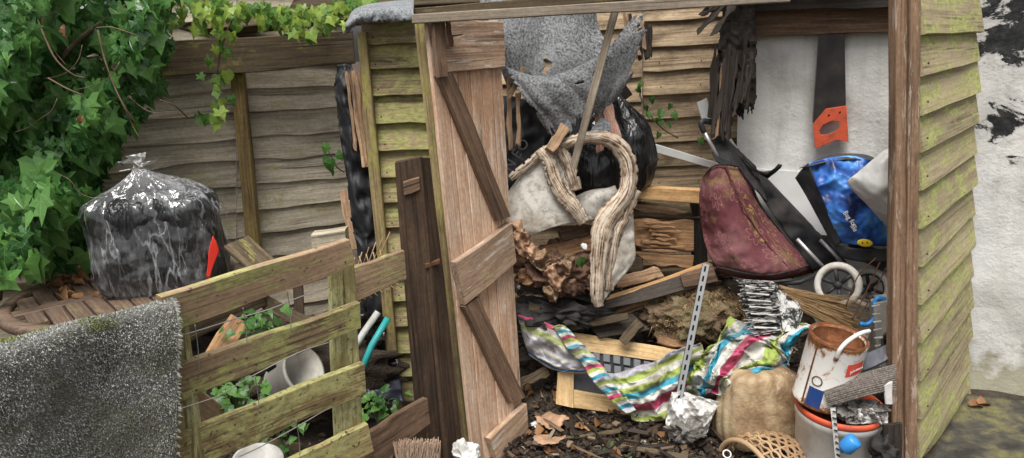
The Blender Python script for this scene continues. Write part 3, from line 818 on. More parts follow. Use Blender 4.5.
# paving strip beside the house wall
def paving():
    a = [G(925, 470), G(966, 402), G(1090, 414), G(1130, 500)]
    vs = [V((p.x, p.y, 0.03 + 0.004 * noise.noise(p * 3))) for p in a] + [V((p.x, p.y, -0.05)) for p in a]
    P = [(a[0] + (a[3] - a[0]) * u) .lerp(a[1] + (a[2] - a[1]) * u, v) for v in [i / 24 for i in range(25)] for u in [i / 24 for i in range(25)]]
    vs = [V((p.x, p.y, 0.035 + 0.012 * noise.noise(p * 6) + 0.006 * noise.noise(p * 25))) for p in P]
    fs = [(j * 25 + i, j * 25 + i + 1, (j + 1) * 25 + i + 1, (j + 1) * 25 + i) for j in range(24) for i in range(24)]
    o = obj('path', vs, fs, M['paving'])
    solid(o, 0.06)
    tag(o, kind='structure')
paving()

# ------------------------------------------------------------------ white house wall (right, and showing at the back of the shed)
WA, WB = U(735, 229, 3.40), U(1200, 229, 2.72)
WA.z = WB.z = 0
wd_ = (WB - WA).normalized()
def wallpt(px, py, off=0.0):
    """where the sight line meets the wall, off metres in front of it"""
    n = V((wd_.y, -wd_.x, 0))
    d = ray(px, py)
    t = ((WA + n * off) - CAMLOC).dot(n) / d.dot(n)
    return CAMLOC + d * t
def house_wall():
    L = (WB - WA).length
    nx, nz = 60, 70
    n = V((wd_.y, -wd_.x, 0))
    vs, fs = [], []
    for j in range(nz + 1):
        z = -0.1 + 2.6 * j / nz
        for i in range(nx + 1):
            p = WA + wd_ * (L * i / nx) + V((0, 0, z))
            p += n * (0.006 * noise.noise(p * 9) + 0.010 * noise.noise(p * 3))
            if z < 0.10: p += n * (0.10 - z) * 0.25
            vs.append(p)
    b = len(vs)
    for q in (WA, WB, WB + V((0, 0, 2.5)), WA + V((0, 0, 2.5))): vs.append(q - n * 0.2 + V((0, 0, -0.1 if q.z < 1 else 0)))
    fs = [(j * (nx + 1) + i, j * (nx + 1) + i + 1, (j + 1) * (nx + 1) + i + 1, (j + 1) * (nx + 1) + i) for j in range(nz) for i in range(nx)]
    fs.append((b + 3, b + 2, b + 1, b))
    # local frame: x along the wall (0 at the shed corner), z zero at 1.05 m
    org = WA + wd_ * (L * 0.42) + V((0, 0, 1.05))
    R = Matrix((wd_, -n, V((0, 0, 1)))).transposed()
    loc = [R.transposed() @ (v - org) for v in vs]
    me = mkmesh('house_wall', loc, fs, None, True, M['wall'])
    o = link(bpy.data.objects.new('house_wall', me), None, Matrix.Translation(org) @ R.to_4x4())
    tag(o, 'rough white painted house wall with black tar showing through at far right', 'wall')
house_wall()

# ------------------------------------------------------------------ grey lapped garden fence at the back left
fence = thing('garden_fence', 'weathered grey fence of wavy lapped boards behind the tied bag', 'fence', (U(230, 250, 3.6).x, 3.6, 0))
def FY(px): return 3.38 + (px - 60) / 285 * 0.42
LINES = [(-32, -32), (-6, -8), (18, 15), (44, 40), (66, 64), (89, 86), (112, 107), (138, 131), (161, 154), (187, 176), (213, 199), (238, 222), (263, 246), (289, 270), (316, 295), (343, 320), (370, 346)]
for k in range(len(LINES) - 1):
    (l0, r0), (l1, r1) = LINES[k], LINES[k + 1]
    # left stretch rises a little more gently
    sl = 0.10
    x0, xm, x1 = -60, 236, 352
    sh = ru(-2, 2)
    for (xa, ya0, ya1, xb, yb0, yb1, dy) in ((x0, l0 + (xm - x0) * sl + sh, l1 + (xm - x0) * sl + sh, xm, l0, l1, 0.0), (xm + 0.5, l0, l1, x1, r0, r1, 0.006)):
        t, bt = 0.012, -0.010
        Q = [U(xa, ya0 - 3, FY(xa) + t + dy), U(xb, yb0 - 3, FY(xb) + t + dy), U(xb, yb1, FY(xb) + bt + dy), U(xa, ya1, FY(xa) + bt + dy)]
        slab('board', *Q, 0.010, M['fence'], fence, n=14, wav=0.007, ch=0.002, warp=0.006)
slabpx('post', [(229, 64, 3.56), (241, 63, 3.56), (261, 262, 3.56), (248, 263, 3.56)], 0.05, M['fencepost'], fence, n=6)
slabpx('rail', [(120, 44, 3.45), (352, 31, 3.58), (355, 64, 3.58), (120, 80, 3.45)], 0.05, M['oldrail'], fence, n=10, wav=0.006)
slabpx('capping', [(100, 22, 3.55), (380, 6, 3.66), (382, 17, 3.62), (100, 34, 3.52)], 0.06, M['oldrail'], fence, n=10, wav=0.006)
slabpx('capping', [(250, -8, 3.75), (520, -16, 3.75), (520, 2, 3.72), (250, 10, 3.72)], 0.06, M['oldrail'], fence, n=10, wav=0.006)

# ------------------------------------------------------------------ the shed
shed = thing('garden_shed', 'collapsed wooden garden shed with mossy lapped boards and an open plank door', 'shed', (0.35, 2.9, 0))
# left panel of lapped boards
LY = [22, 44, 69, 96, 124, 151, 178, 203, 228, 253, 278, 302, 327, 354, 377, 402]
def lx(y): return 362 + (y - 37) * 0.098
for k in range(len(LY) - 1):
    a, b = LY[k], LY[k + 1]
    xl0, xl1 = lx(a), lx(b)
    Q = [U(xl0, a - 3, 3.025), U(xl0 + 66, a - 5, 2.99), U(xl1 + 66, b - 2, 2.955), U(xl1, b, 2.99)]
    slab('board', *Q, 0.012, M['shedmoss'], shed, n=5, wav=0.003, ch=0.002, warp=0.002)
slabpx('corner_post', [(356, 33, 2.965), (366, 32, 2.965), (403, 414, 2.965), (392, 416, 2.965)], 0.05, M['trimmoss'], shed, n=8)
slabpx('corner_post', [(414, 16, 2.70), (426, 16, 2.70), (476, 476, 2.60), (464, 476, 2.60)], 0.05, M['trimmoss'], shed, n=8)
# top beam
slabpx('roof_beam', [(412, 14, 2.60), (790, -9, 2.56), (790, 2, 2.56), (412, 24, 2.60)], 0.05, M['batten'], shed, n=10, wav=0.002)
slabpx('roof_beam', [(402, 9, 2.95), (700, -16, 2.80), (700, -4, 2.80), (402, 17, 2.95)], 0.04, M['oldrail'], shed, n=8)
# right front post and splayed right side
slabpx('corner_post', [(896, -20, 2.42), (909, -20, 2.42), (905, 490, 2.42), (892, 490, 2.42)], 0.05, M['shedpost'], shed, n=10, wav=0.002)
slabpx('post_cover', [(909.5, -20, 2.405), (921, -20, 2.405), (917, 490, 2.405), (905.5, 490, 2.405)], 0.045, M['shedpost'], shed, n=10, wav=0.003)
RL = [-8, 34, 76, 115, 152, 190, 228, 266, 304, 342, 380, 418, 458, 500]
RR = [0, 32, 61, 92, 122, 153, 184, 214, 245, 275, 306, 336, 367, 398]
for k in range(len(RL) - 1):
    a, b, c_, d_ = RL[k], RL[k + 1], RR[k], RR[k + 1]
    xl = 921 - (a + b) / 2 / 458 * 4; xr = 980 - (c_ + d_) / 2 / 400 * 13 + ru(-1.5, 1.5)
    dr = 2.93
    no_ = V((0.66, -0.75, 0))
    Q = [U(xl, a - 6, 2.455) - no_ * 0.006, U(xr, c_ - 5, dr + 0.01) - no_ * 0.006, U(xr, d_, dr) + no_ * 0.011, U(xl, b, 2.44) + no_ * 0.014]
    slab('side_board', *Q, 0.016, M['shedside'], shed, n=5, wav=0.002, ch=0.002, warp=0.003)
slabpx('base_board', [(916, 478, 2.46), (967, 397, 2.95), (970, 420, 2.95), (918, 520, 2.46)], 0.04, M['charwood'], shed, n=4)
# back wall boards
BY = [-25, 2, 28, 54, 78, 102, 126, 150, 174, 198, 222, 246, 272, 300]
for k in range(len(BY) - 1):
    a, b = BY[k], BY[k + 1]
    for (xa, xb, o_) in ((500, 642, 0), (643, 752, -6)):
        s = 0.055
        f = lambda x, y: y + o_ - (x - 640) * s
        Q = [U(xa, f(xa, a) - 2, 3.56), U(xb, f(xb, a) - 2, 3.53), U(xb, f(xb, b), 3.51), U(xa, f(xa, b), 3.54)]
        slab('back_board', *Q, 0.014, M['backwood'], shed, n=6, wav=0.004, ch=0.002, warp=0.003)
slabpx('back_post', [(634, -20, 3.49), (648, -20, 3.49), (655, 260, 3.49), (641, 260, 3.49)], 0.04, M['backwood'], shed, n=6) if False else None
# lintel across the white wall
Q = [wallpt(738, -14, 0.05), wallpt(930, -20, 0.05), wallpt(930, 30, 0.05), wallpt(738, 38, 0.05)]
slab('lintel', *Q, 0.04, M['doorbrace'], shed, n=8)
Q = [wallpt(738, -30, 0.12), wallpt(930, -36, 0.12), wallpt(930, 4, 0.12), wallpt(700, 14, 0.12)]
slab('lintel', *Q, 0.05, M['charwood'], shed, n=10, wav=0.008)

# roof boards added out of view to shade the right-hand half
for k in range(5):
    x0 = 0.62 + k * 0.2
    slab('shade_board', V((x0, 3.02, 1.80)), V((x0 + 0.19, 3.0, 1.80)), V((x0 + 0.19, 3.32 - 0.06 * k, 1.74)), V((x0, 3.36 - 0.06 * k, 1.74)), 0.016, M['charwood'], shed, n=5, wav=0.004, rag=0.02, face=V((0, 0, -1)))
# the door: stands half open, planks + ledges + braces
door_pts = {'nt': (426, 19, 2.64), 'ft': (499, 21, 2.92), 'nb': (475, 476, 2.565), 'fb': (524, 437, 2.82)}
NT_, FT_, NB_, FB_ = [U(*door_pts[k]) for k in ('nt', 'ft', 'nb', 'fb')]
def DP(u, v, off=0.0):
    """place on the door: u hinge..free edge, v top..bottom"""
    p = NT_.lerp(FT_, u).lerp(NB_.lerp(FB_, u), v)
    ax = (FT_ - NT_); ay = (NB_ - NT_)
    n = ax.cross(ay).normalized()
    if n.dot(CAMLOC - p) < 0: n = -n
    return p + n * off
def dsolve(px, py):
    """picture position -> (u, v) on the door"""
    best = None
    u0, u1, v0, v1 = -0.2, 1.2, -0.1, 1.15
    def proj(p):
        d = CAMROT.transposed() @ (p - CAMLOC)
        return (512 + FPX * d.x / -d.z, 229 - FPX * d.y / -d.z)
    for it in range(6):
        for i in range(11):
            for j in range(11):
                u = u0 + (u1 - u0) * i / 10; v = v0 + (v1 - v0) * j / 10
                q = proj(DP(u, v)); e = (q[0] - px) ** 2 + (q[1] - py) ** 2
                if best is None or e < best[0]: best = (e, u, v)
        du, dv = (u1 - u0) / 8, (v1 - v0) / 8
        _, u, v = best
        u0, u1, v0, v1 = u - du, u + du, v - dv, v + dv
    return best[1], best[2]
door = slab('door', DP(0, 0), DP(0.19, 0), DP(0.19, 1), DP(0, 1), 0.016, M['door'], shed, n=8, wav=0.002, rag=0.004)
tag(door, 'peeling pale pink plank door with diagonal braces')
np_ = 5
for i in range(1, np_ + 1):
    u0 = 0.19 + 0.81 * (i - 1) / np_ + 0.008; u1 = 0.19 + 0.81 * i / np_
    rg = 0.012 if i == np_ else 0.003
    slab('plank', DP(u0, 0.0), DP(u1, 0.0), DP(u1, 1 - 0.006 * i), DP(u0, 1 - 0.006 * i), 0.016, M['door'], door, n=10, wav=0.002, rag=rg)
def dslab(name, pts, off, t, mat):
    q = [DP(*dsolve(*p), off) for p in pts]
    return slab(name, *q, t, mat, door, n=6, wav=0.002)
dslab('ledge', [(432, 20), (499, 22), (501, 67), (438, 74)], 0.022, 0.021, M['doorledge'])
dslab('ledge', [(450, 262), (506, 222), (511, 262), (460, 304)], 0.032, 0.031, M['doorledge'])
dslab('ledge', [(484, 437), (521, 402), (523, 434), (496, 470)], 0.030, 0.029, M['doorledge'])
dslab('brace', [(434, 76), (448, 72), (506, 216), (493, 221)], 0.026, 0.025, M['doorbrace'])
dslab('brace', [(459, 306), (474, 296), (521, 396), (506, 402)], 0.026, 0.025, M['doorbrace'])
dslab('edge_strip', [(425, 19), (437, 19), (440, 77), (430, 78)], 0.040, 0.017, M['doorbrace'])
dslab('hasp', [(436, 22), (441, 22), (444, 48), (439, 48)], 0.048, 0.007, M['rustmetal'])
a = dsolve(444, 37); b = dsolve(451, 36)
tube('bolt', [DP(*a, 0.02), DP(*a, 0.05), DP(*b, 0.055)], 0.003, M['rustmetal'], door)

# nail heads in the cladding
def nail(p, r=0.004):
    vs, fs = lump_geo(p, (r, r * 0.6, r), 1, 0.0); obj('nail', vs, fs, M['rustmetal'], shed)
for k in range(len(LY) - 4):
    b = LY[k + 1]
    for dx in (11, 44): nail(U(lx(b) + dx + ru(-1, 1), b - 6 + ru(-1.5, 1.5), 2.976))
for k in range(1, len(RL) - 2):
    nail(U(928 + ru(-1, 1), RL[k + 1] - 12 + ru(-2, 2), 2.452))
for k in range(3, len(BY) - 4):
    for x in (660, 700): nail(U(x + ru(-2, 2), BY[k + 1] - 14 - (x - 640) * 0.055, 3.50))
# felt cap over the left corner
cap = loft('roofing_felt', [[(340, 40, 2.90), (352, 30, 2.90), (368, 26, 2.88), (392, 26, 2.86), (418, 22, 2.80)],
                        [(346, 26, 2.88), (358, 16, 2.88), (370, 12, 2.87), (392, 11, 2.85), (414, 13, 2.80)],
                        [(352, 14, 3.02), (362, 8, 3.02), (374, 7, 3.02), (394, 6, 3.0), (414, 6, 2.98)],
                        [(356, 10, 3.25), (366, 6, 3.25), (378, 4, 3.25), (396, 2, 3.25), (414, 1, 3.25)]], 40, 24, M['felttop'], None, 0.006, 0.02, 14, 3.0, fine=0.01,
           cut=lambda u, v: v < 0.10 + 0.10 * noise.noise(V((u * 9, 1, 0))) + 0.05 * noise.noise(V((u * 30, 1, 0))))
tag(cap, 'grey mineral felt flap folded over the top left shed corner', 'roofing felt')

# big torn felt hanging from the roof inside: upper sheet and folded-over flap
sheet = loft('torn_roof_felt', [
    [(470, -20, 3.12), (515, -22, 3.14), (560, -22, 3.18), (592, -20, 3.2)],
    [(488, 20, 3.06), (530, 18, 3.1), (568, 18, 3.15), (598, 24, 3.2)],
    [(497, 48, 3.03), (532, 50, 3.06), (568, 46, 3.1), (606, 42, 3.16)],
    [(500, 66, 3.02), (532, 72, 3.04), (570, 68, 3.07), (610, 56, 3.14)],
    [(506, 84, 3.04), (536, 88, 3.05), (574, 84, 3.08), (612, 70, 3.14)]], 80, 80, M['felt'], None, 0.003, 0.006, 5, 8.0, cre=0.02, cfreq=6, disp=lambda u, v: 0.02 * abs(math.sin(u * 6 + v * 1.5)),
    cut=lambda u, v: abs(u - 0.47 - 0.02 * math.sin(v * 40)) < 0.035 * (1 - abs(v - 0.68) / 0.13))
tag(sheet, 'large torn grey mineral roofing felt sagging behind the plank door', 'roofing felt')
flap = loft('felt_flap', [
    [(500, 64, 3.00), (535, 76, 2.99), (566, 72, 2.99), (606, 48, 3.02), (642, 6, 3.06)],
    [(510, 78, 2.97), (540, 82, 2.95), (572, 78, 2.96), (610, 58, 3.0), (652, 20, 3.06)],
    [(522, 96, 2.97), (548, 99, 2.95), (580, 92, 2.96), (612, 80, 3.0), (642, 52, 3.06)],
    [(536, 112, 2.99), (558, 116, 2.97), (586, 106, 2.98), (612, 94, 3.01), (634, 74, 3.06)],
    [(548, 134, 3.02), (564, 136, 3.0), (586, 122, 3.0), (606, 108, 3.04), (624, 92, 3.08)],
    [(556, 152, 3.04), (570, 148, 3.02), (588, 134, 3.03), (602, 118, 3.06), (616, 102, 3.1)]], 110, 90, M['felt'], sheet, 0.003, 0.006, 6, 5.0, lat=0.008,
    cre=0.02, cfreq=7,
    disp=lambda u, v: 0.030 * abs(math.sin(u * 7 + v * 2.2)) * v + 0.010 * abs(math.sin(u * 17 - v * 4)),
    cut=lambda u, v: v > 0.80 + 0.24 * noise.noise(V((u * 6, 2, 0))) + 0.14 * noise.noise(V((u * 19, 2, 0))) + 0.08 * noise.noise(V((u * 50, 2, 0))) or u < 0.02 + 0.06 * noise.noise(V((v * 8, 7, 0))) + 0.03 * noise.noise(V((v * 30, 7, 0))) or u > 0.95 + 0.10 * noise.noise(V((v * 9, 4, 0))) + 0.06 * noise.noise(V((v * 33, 4, 0))) or ((u - 0.52) / 0.03) ** 2 + ((v - 0.30) / 0.018) ** 2 < 1)
# rafter edge beneath the felt
r_ = barpx('fallen_rafter', (556, 0, 3.22), (628, 98, 3.30), 0.05, 0.03, M['charwood'], n=6, wav=0.006)
tag(r_, 'black charred rafter sloping down behind the hanging grey felt', 'rafter')
# batten leaning in front
o = barpx('batten', (617, 4, 2.93), (573, 168, 2.86), 0.029, 0.02, M['batten'], n=8, wav=0.001)
tag(o, 'thin grey wooden batten slanting in front of the torn felt', 'batten')

# ------------------------------------------------------------------ pallet fence in the foreground
PN = thing('pallet_fence', 'low mossy pallet board fence with sagging wire in the foreground', 'fence', (-0.55, 1.9, 0))
def PY(px): return 1.64 + (px - 165) / 190 * 0.46
def rail(pts, mat, t=0.022, off=0.0, n=8):
    return slabpx('rail', [(x, y, PY(x) + off) for x, y in pts], t, mat, PN, n=n, wav=0.004, warp=0.003)
rail([(160, 296), (350, 240), (356, 266), (172, 332)], M['palletbrown'])
rail([(176, 366), (360, 303), (361, 328), (184, 402)], M['pallet'])
rail([(176, 436), (364, 363), (366, 394), (180, 476)], M['palletmoss'])
rail([(270, 470), (368, 424), (374, 452), (280, 505)], M['palletmoss'])
slabpx('upright', [(329, 268, 2.10), (354, 262, 2.14), (366, 470, 2.14), (338, 475, 2.10)], 0.03, M['palletgreen'], PN, n=8, wav=0.003)
slabpx('upright', [(172, 300, 1.70), (180, 300, 1.70), (202, 470, 1.70), (176, 470, 1.70)], 0.03, M['palletgreen'], PN, n=8, wav=0.003)
slabpx('upright', [(20, 350, 1.50), (50, 345, 1.53), (60, 640, 1.53), (30, 640, 1.50)], 0.03, M['palletgreen'], PN, n=8, wav=0.003)
slabpx('short_rail', [(351, 269, 2.20), (405, 250, 2.38), (407, 279, 2.38), (357, 302, 2.20)], 0.022, M['palletbrown'], PN, n=6, wav=0.003, rag=0.006)
slabpx('short_rail', [(370, 432, 2.22), (427, 398, 2.44), (430, 424, 2.44), (376, 468, 2.22)], 0.025, M['doorbrace'], PN, n=6, wav=0.003)
slabpx('rail', [(-60, 372, 1.34), (165, 306, 1.645), (172, 336, 1.645), (-50, 410, 1.34)], 0.022, M['palletbrown'], PN, n=6)
slabpx('block', [(335, 263, 2.16), (342, 260, 2.18), (345, 300, 2.18), (338, 302, 2.16)], 0.04, M['palletbrown'], PN, n=2)
for (x, y) in ((338, 255), (345, 262), (339, 314), (350, 320), (342, 374), (352, 385), (346, 432), (354, 446), (190, 310), (196, 390)):
    p = U(x, y, PY(x) - 0.004)
    vs, fs = lump_geo(p, (0.0035, 0.002, 0.0035), 2, 0.0); obj('nail', vs, fs, M['rustmetal'], PN)
def wirepx(pts, r=0.0016):
    return tubepx('wire', pts, r, M['wire'], PN, n=6, samples=30)
wirepx([(172, 338, 1.63), (200, 330, 1.70), (235, 319, 1.79), (270, 309, 1.86), (300, 297, 1.94), (330, 287, 2.02)])
wirepx([(176, 410, 1.63), (220, 395, 1.72), (252, 376, 1.82), (300, 352, 1.92), (330, 342, 2.0)])
wirepx([(236, 458, 1.72), (262, 446, 1.80), (300, 425, 1.90), (322, 412, 1.98), (337, 405, 2.06)])
for x, y0, y1, d in ((195, 325, 372, 1.68), (243, 308, 345, 1.78), (287, 290, 330, 1.87), (255, 376, 410, 1.80), (297, 352, 378, 1.90), (296, 420, 458, 1.86)):
    wirepx([(x, y0, d - 0.03), (x + 3, (y0 + y1) / 2, d), (x + 4, y1, d + 0.01)], 0.0012)
lattice = MB()
for i in range(7):
    vs, fs = tube_geo(crv([U(338 + i * 7, 262 - i * 2, 2.62), U(350 + i * 6, 285 - i * 2, 2.62), U(366 + i * 6, 300 - i * 2, 2.62)], 8), 0.0022, 5); lattice.add(vs, fs)
    vs, fs = tube_geo(crv([U(390 - i * 7, 232 + i * 5, 2.625), U(375 - i * 6, 262 + i * 6, 2.625), U(352 - i * 3, 270 + i * 6, 2.625)], 8), 0.0022, 5); lattice.add(vs, fs)
o = lattice.build('wire_basket', M['straw'])
tag(o, 'bent straw coloured wire lattice behind the short brown fence rail', 'wire basket')

# dark upright board beside the door
gp = thing('gate_post', 'tall dark brown wet board standing left of the plank door', 'post', G(440, 470))
slabpx('board', [(394, 163, 2.44), (421, 157, 2.44), (450, 470, 2.50), (420, 474, 2.50)], 0.03, M['darkpost'], gp, n=8, wav=0.003)
slabpx('board', [(421, 158, 2.445), (431, 158, 2.50), (465, 462, 2.56), (450.5, 470, 2.50)], 0.03, M['darkpost'], gp, n=8, wav=0.003)
slabpx('patch', [(403, 182, 2.435), (419, 177, 2.435), (420, 190, 2.435), (404, 196, 2.435)], 0.012, M['doorbrace'], gp, n=2)
slabpx('latch', [(425, 264, 2.45), (440, 259, 2.48), (440, 264, 2.48), (426, 269, 2.45)], 0.01, M['rustmetal'], gp, n=2)

# ------------------------------------------------------------------ carpet thrown over the fence
crows = [
    [(-70, 386, 1.44), (40, 353, 1.58), (110, 329, 1.70), (166, 309, 1.80)],
    [(-70, 362, 1.36), (40, 333, 1.50), (110, 313, 1.61), (166, 297, 1.70)],
    [(-72, 366, 1.29), (36, 336, 1.43), (105, 317, 1.55), (170, 300, 1.63)],
    [(-72, 392, 1.265), (36, 361, 1.405), (105, 339, 1.53), (174, 315, 1.61)],
    [(-72, 444, 1.27), (36, 411, 1.40), (106, 387, 1.53), (176, 353, 1.615)],
    [(-70, 534, 1.27), (36, 491, 1.41), (108, 447, 1.54), (178, 403, 1.62)],
    [(-66, 654, 1.27), (38, 611, 1.42), (110, 567, 1.55), (178, 523, 1.63)]]
carpet = loft('carpet', crows, 70, 90, M['carpet'], None, 0.008, 0.012, 4, 2.0, lat=0.010)
tag(carpet, 'grey mossy carpet offcut draped over the fence at lower left', 'carpet')
# pile
me = carpet.data
tv, tf = [], []
mo_v, mo_f = [], []
rng = random.Random(3)
Pp = [v.co.copy() for v in me.vertices]
Nn = [v.normal.copy() for v in me.vertices]
sgn = 1.0
mid = me.polygons[len(me.polygons) // 2]
if mid.normal.dot(CAMLOC - WM[carpet].translation) < 0: sgn = -1.0
quads = [p for p in me.polygons]
for p in quads:
    ids = list(p.vertices)
    a, b, c, d = [Pp[i] for i in ids]
    if (WM[carpet].translation + a).z < 0.35: continue
    area = p.area
    cnt = max(1, int(area / 0.42e-5))
    for k in range(cnt):
        s, t = rng.random(), rng.random()
        q = a.lerp(b, s).lerp(d.lerp(c, s), t)
        nn = p.normal * sgn
        side = nn.orthogonal().normalized()
        ang = rng.random() * 6.283
        side = side * math.cos(ang) + nn.cross(side) * math.sin(ang)
        wd = rng.uniform(0.0008, 0.0017); h = rng.uniform(0.0015, 0.004)
        tip = q + nn * h + V((rng.uniform(-1, 1), rng.uniform(-1, 1), rng.uniform(-1.2, 0.6))) * 0.003
        top = noise.noise(q * 7 + V((9, 0, 0)))
        n0 = len(tv)
        tv += [q - side * wd, q + side * wd, tip]
        tf.append((n0, n0 + 1, n0 + 2))
# frayed right edge
for j in range(0, 90):
    for k in range(7):
        q = Pp[j * 70 + 69]
        n0 = len(tv)
        e = V((rng.uniform(0.0, 0.014), rng.uniform(-0.004, 0.004), rng.uniform(-0.012, 0.004)))
        tv += [q + V((0, 0, -0.003)), q + V((0, 0, 0.003)), q + e]
        tf.append((n0, n0 + 1, n0 + 2))
pm = mkmesh('pile', tv, tf, None, False, M['tuft'])
pile = link(bpy.data.objects.new('pile', pm), carpet, WM[carpet])
tag(pile, kind='stuff')
# moss growing along the carpet's ridge
tv, tf = [], []
for p in quads:
    ids = list(p.vertices)
    if not (0.18 < (ids[0] // 70) / 90 < 0.42): continue
    q0 = Pp[ids[0]]
    m = noise.noise(q0 * 16) + (0.35 if 0.5 < (ids[0] % 70) / 70 < 0.72 else 0) - 0.25
    for k in range(int(max(0, m) * 7)):
        s, t = rng.random(), rng.random()
        q = Pp[ids[0]].lerp(Pp[ids[1]], s).lerp(Pp[ids[3]].lerp(Pp[ids[2]], s), t) + p.normal * sgn * 0.003
        n0 = len(tv)
        d1 = V((rng.uniform(-1, 1), rng.uniform(-1, 1), rng.uniform(-1, 1))) * 0.002
        tv += [q - d1, q + d1, q + p.normal * sgn * rng.uniform(0.002, 0.005)]
        tf.append((n0, n0 + 1, n0 + 2))
mm = mkmesh('moss', tv, tf, None, False, M['moss'])
tag(link(bpy.data.objects.new('moss', mm), carpet, WM[carpet]), kind='stuff')

# ------------------------------------------------------------------ round slatted table
TZ = 0.70
tc_ = G(128, 288, TZ)
TR = 0.44
table = thing('garden_table', 'round slatted wooden garden table with fallen leaves beside the ivy', 'table', (tc_.x, tc_.y, 0))
sdir = (G(88, 295, TZ) - G(62, 268, TZ)); sdir.z = 0; sdir.normalize()
sper = V((-sdir.y, sdir.x, 0))
Rin = TR - 0.035
w_ = 0.058
for i in range(-8, 9):
    c = i * (w_ + 0.008)
    for s in (-1, 1):
        o0 = abs(c) + w_ / 2
        if o0 >= Rin: continue
        L = math.sqrt(Rin * Rin - o0 * o0)
        if L < 0.07: continue
        a = tc_ + sper * c + sdir * (s * 0.035); b = tc_ + sper * c + sdir * (s * L)
        bar('slat', a, b, w_, 0.018, M['table'], table, nrm=(0, 0, 1), n=3, wav=0.001, warp=0.001)
bar('cross_rail', tc_ - sper * Rin + V((0, 0, 0.001)), tc_ + sper * Rin + V((0, 0, 0.001)), 0.062, 0.022, M['table'], table, nrm=(0, 0, 1), n=6)
vs, fs = lathe_geo([(Rin - 0.012, -0.02), (Rin - 0.012, 0.003), (Rin, 0.005), (TR - 0.008, 0.004), (TR, -0.003), (TR, -0.03), (TR - 0.01, -0.034), (Rin - 0.012, -0.02)], 64)
obj('rim', place(vs, tc_), fs, M['table'], table)
for sx, sy in ((-1, -1), (-1, 1), (1, -1), (1, 1)):
    p = tc_ + sper * 0.26 * sx + sdir * 0.26 * sy
    bar('leg', p - V((0, 0, 0.02)), V((p.x + sper.x * 0.05 * sx, p.y + sper.y * 0.05 * sx, 0.0)), 0.05, 0.04, M['table'], table, n=3)
# under-frame
bar('apron', tc_ + sper * -0.26 + sdir * 0.26 - V((0, 0, 0.05)), tc_ + sper * 0.26 + sdir * 0.26 - V((0, 0, 0.05)), 0.05, 0.02, M['table'], table, nrm=sdir, n=2)
bar('apron', tc_ + sper * -0.26 - sdir * 0.26 - V((0, 0, 0.05)), tc_ + sper * 0.26 - sdir * 0.26 - V((0, 0, 0.05)), 0.05, 0.02, M['table'], table, nrm=-sdir, n=2)

# ------------------------------------------------------------------ tied clear bag with a black load
bc = G(170, 284, TZ); bc.z = TZ + 0.008
bag = thing('tied_bag', 'knotted clear plastic bag full of black rubbish on the garden table', 'bag', bc)
rot = euler(0, 0, 12)
k_ = (U(161, 229, bc.y) - U(160, 229, bc.y)).length          # metres per pixel there
H = (U(160, 192, bc.y) - U(160, 290, bc.y)).length * 0.96
W = 63 * k_
vs, fs, uv = sack_geo([(0.0, W * 0.86), (0.015, W * 0.97), (0.08, W * 1.0), (H * 0.5, W * 0.96), (H * 0.80, W * 0.90), (H * 0.93, W * 0.72), (H * 1.02, W * 0.2)], 0.96, 0.70, 100, 60, 4.6, None, 0.012, 6, 5.0, cre=0.05, cfreq=9, cstretch=0.5)
obj('load', place(vs, bc, rot), fs, M['load'], bag)
def pl(a, t): return 0.012 * math.sin(a * 7 + 2 * math.sin(a * 3)) * max(0, t - 0.55) + 0.004 * math.sin(a * 21) * t
vs, fs, uv = sack_geo([(0.0, W * 0.88), (0.012, W * 1.01), (0.08, W * 1.06), (H * 0.5, W * 1.01), (H * 0.82, W * 0.95), (H * 0.96, W * 0.78), (H * 1.06, W * 0.42), (H * 1.17, W * 0.13), (H * 1.20, W * 0.09)], 0.98, 0.73, 150, 110, 4.6, pl, 0.010, 7, 11.0, lean=(-0.04, 0), cre=0.07, cfreq=10, cstretch=0.5)
obj('film', place(vs, bc + V((0, 0, -0.004)), rot), fs, M['film'], bag, uvs=uv)
kc = bc + V((-0.04, -0.0, H * 1.20))
vs, fs = lump_geo(kc, (0.028, 0.025, 0.022), 4, 0.35, 26, 3.0)
kn = obj('knot', vs, fs, M['film'], bag)
for q, (dx, dz, s) in enumerate(((-0.045, 0.03, 1), (0.04, 0.02, 2), (0.0, 0.05, 3), (0.07, -0.01, 4), (-0.07, -0.01, 5), (0.10, -0.005, 6))):
    rows = [[kc + V((-0.008 * math.cos(s), -0.008 * math.sin(s), 0)), kc + V((0.008 * math.cos(s), 0.008 * math.sin(s), 0))],
            [kc + V((dx * 0.6 - 0.02, -0.01, dz * 0.6)), kc + V((dx * 0.6 + 0.02, 0.01, dz * 0.6))],
            [kc + V((dx - 0.035, -0.02, dz)), kc + V((dx + 0.03, 0.01, dz + 0.008))]]
    loft('tail', rows, 14, 14, M['bagwhite'] if q in (1, 2, 4) else M['film'], kn, 0, 0.02, 30, s * 3.0, px=False)
# red piece pressed against the film
loft('red_shard', [[(213, 236, bc.y - 0.16), (216, 242, bc.y - 0.16)], [(209, 249, bc.y - 0.165), (219, 252, bc.y - 0.155)], [(208, 262, bc.y - 0.165), (214, 264, bc.y - 0.16)], [(206, 278, bc.y - 0.165), (209, 279, bc.y - 0.165)]], 8, 16, M['red'], bag, 0.004)

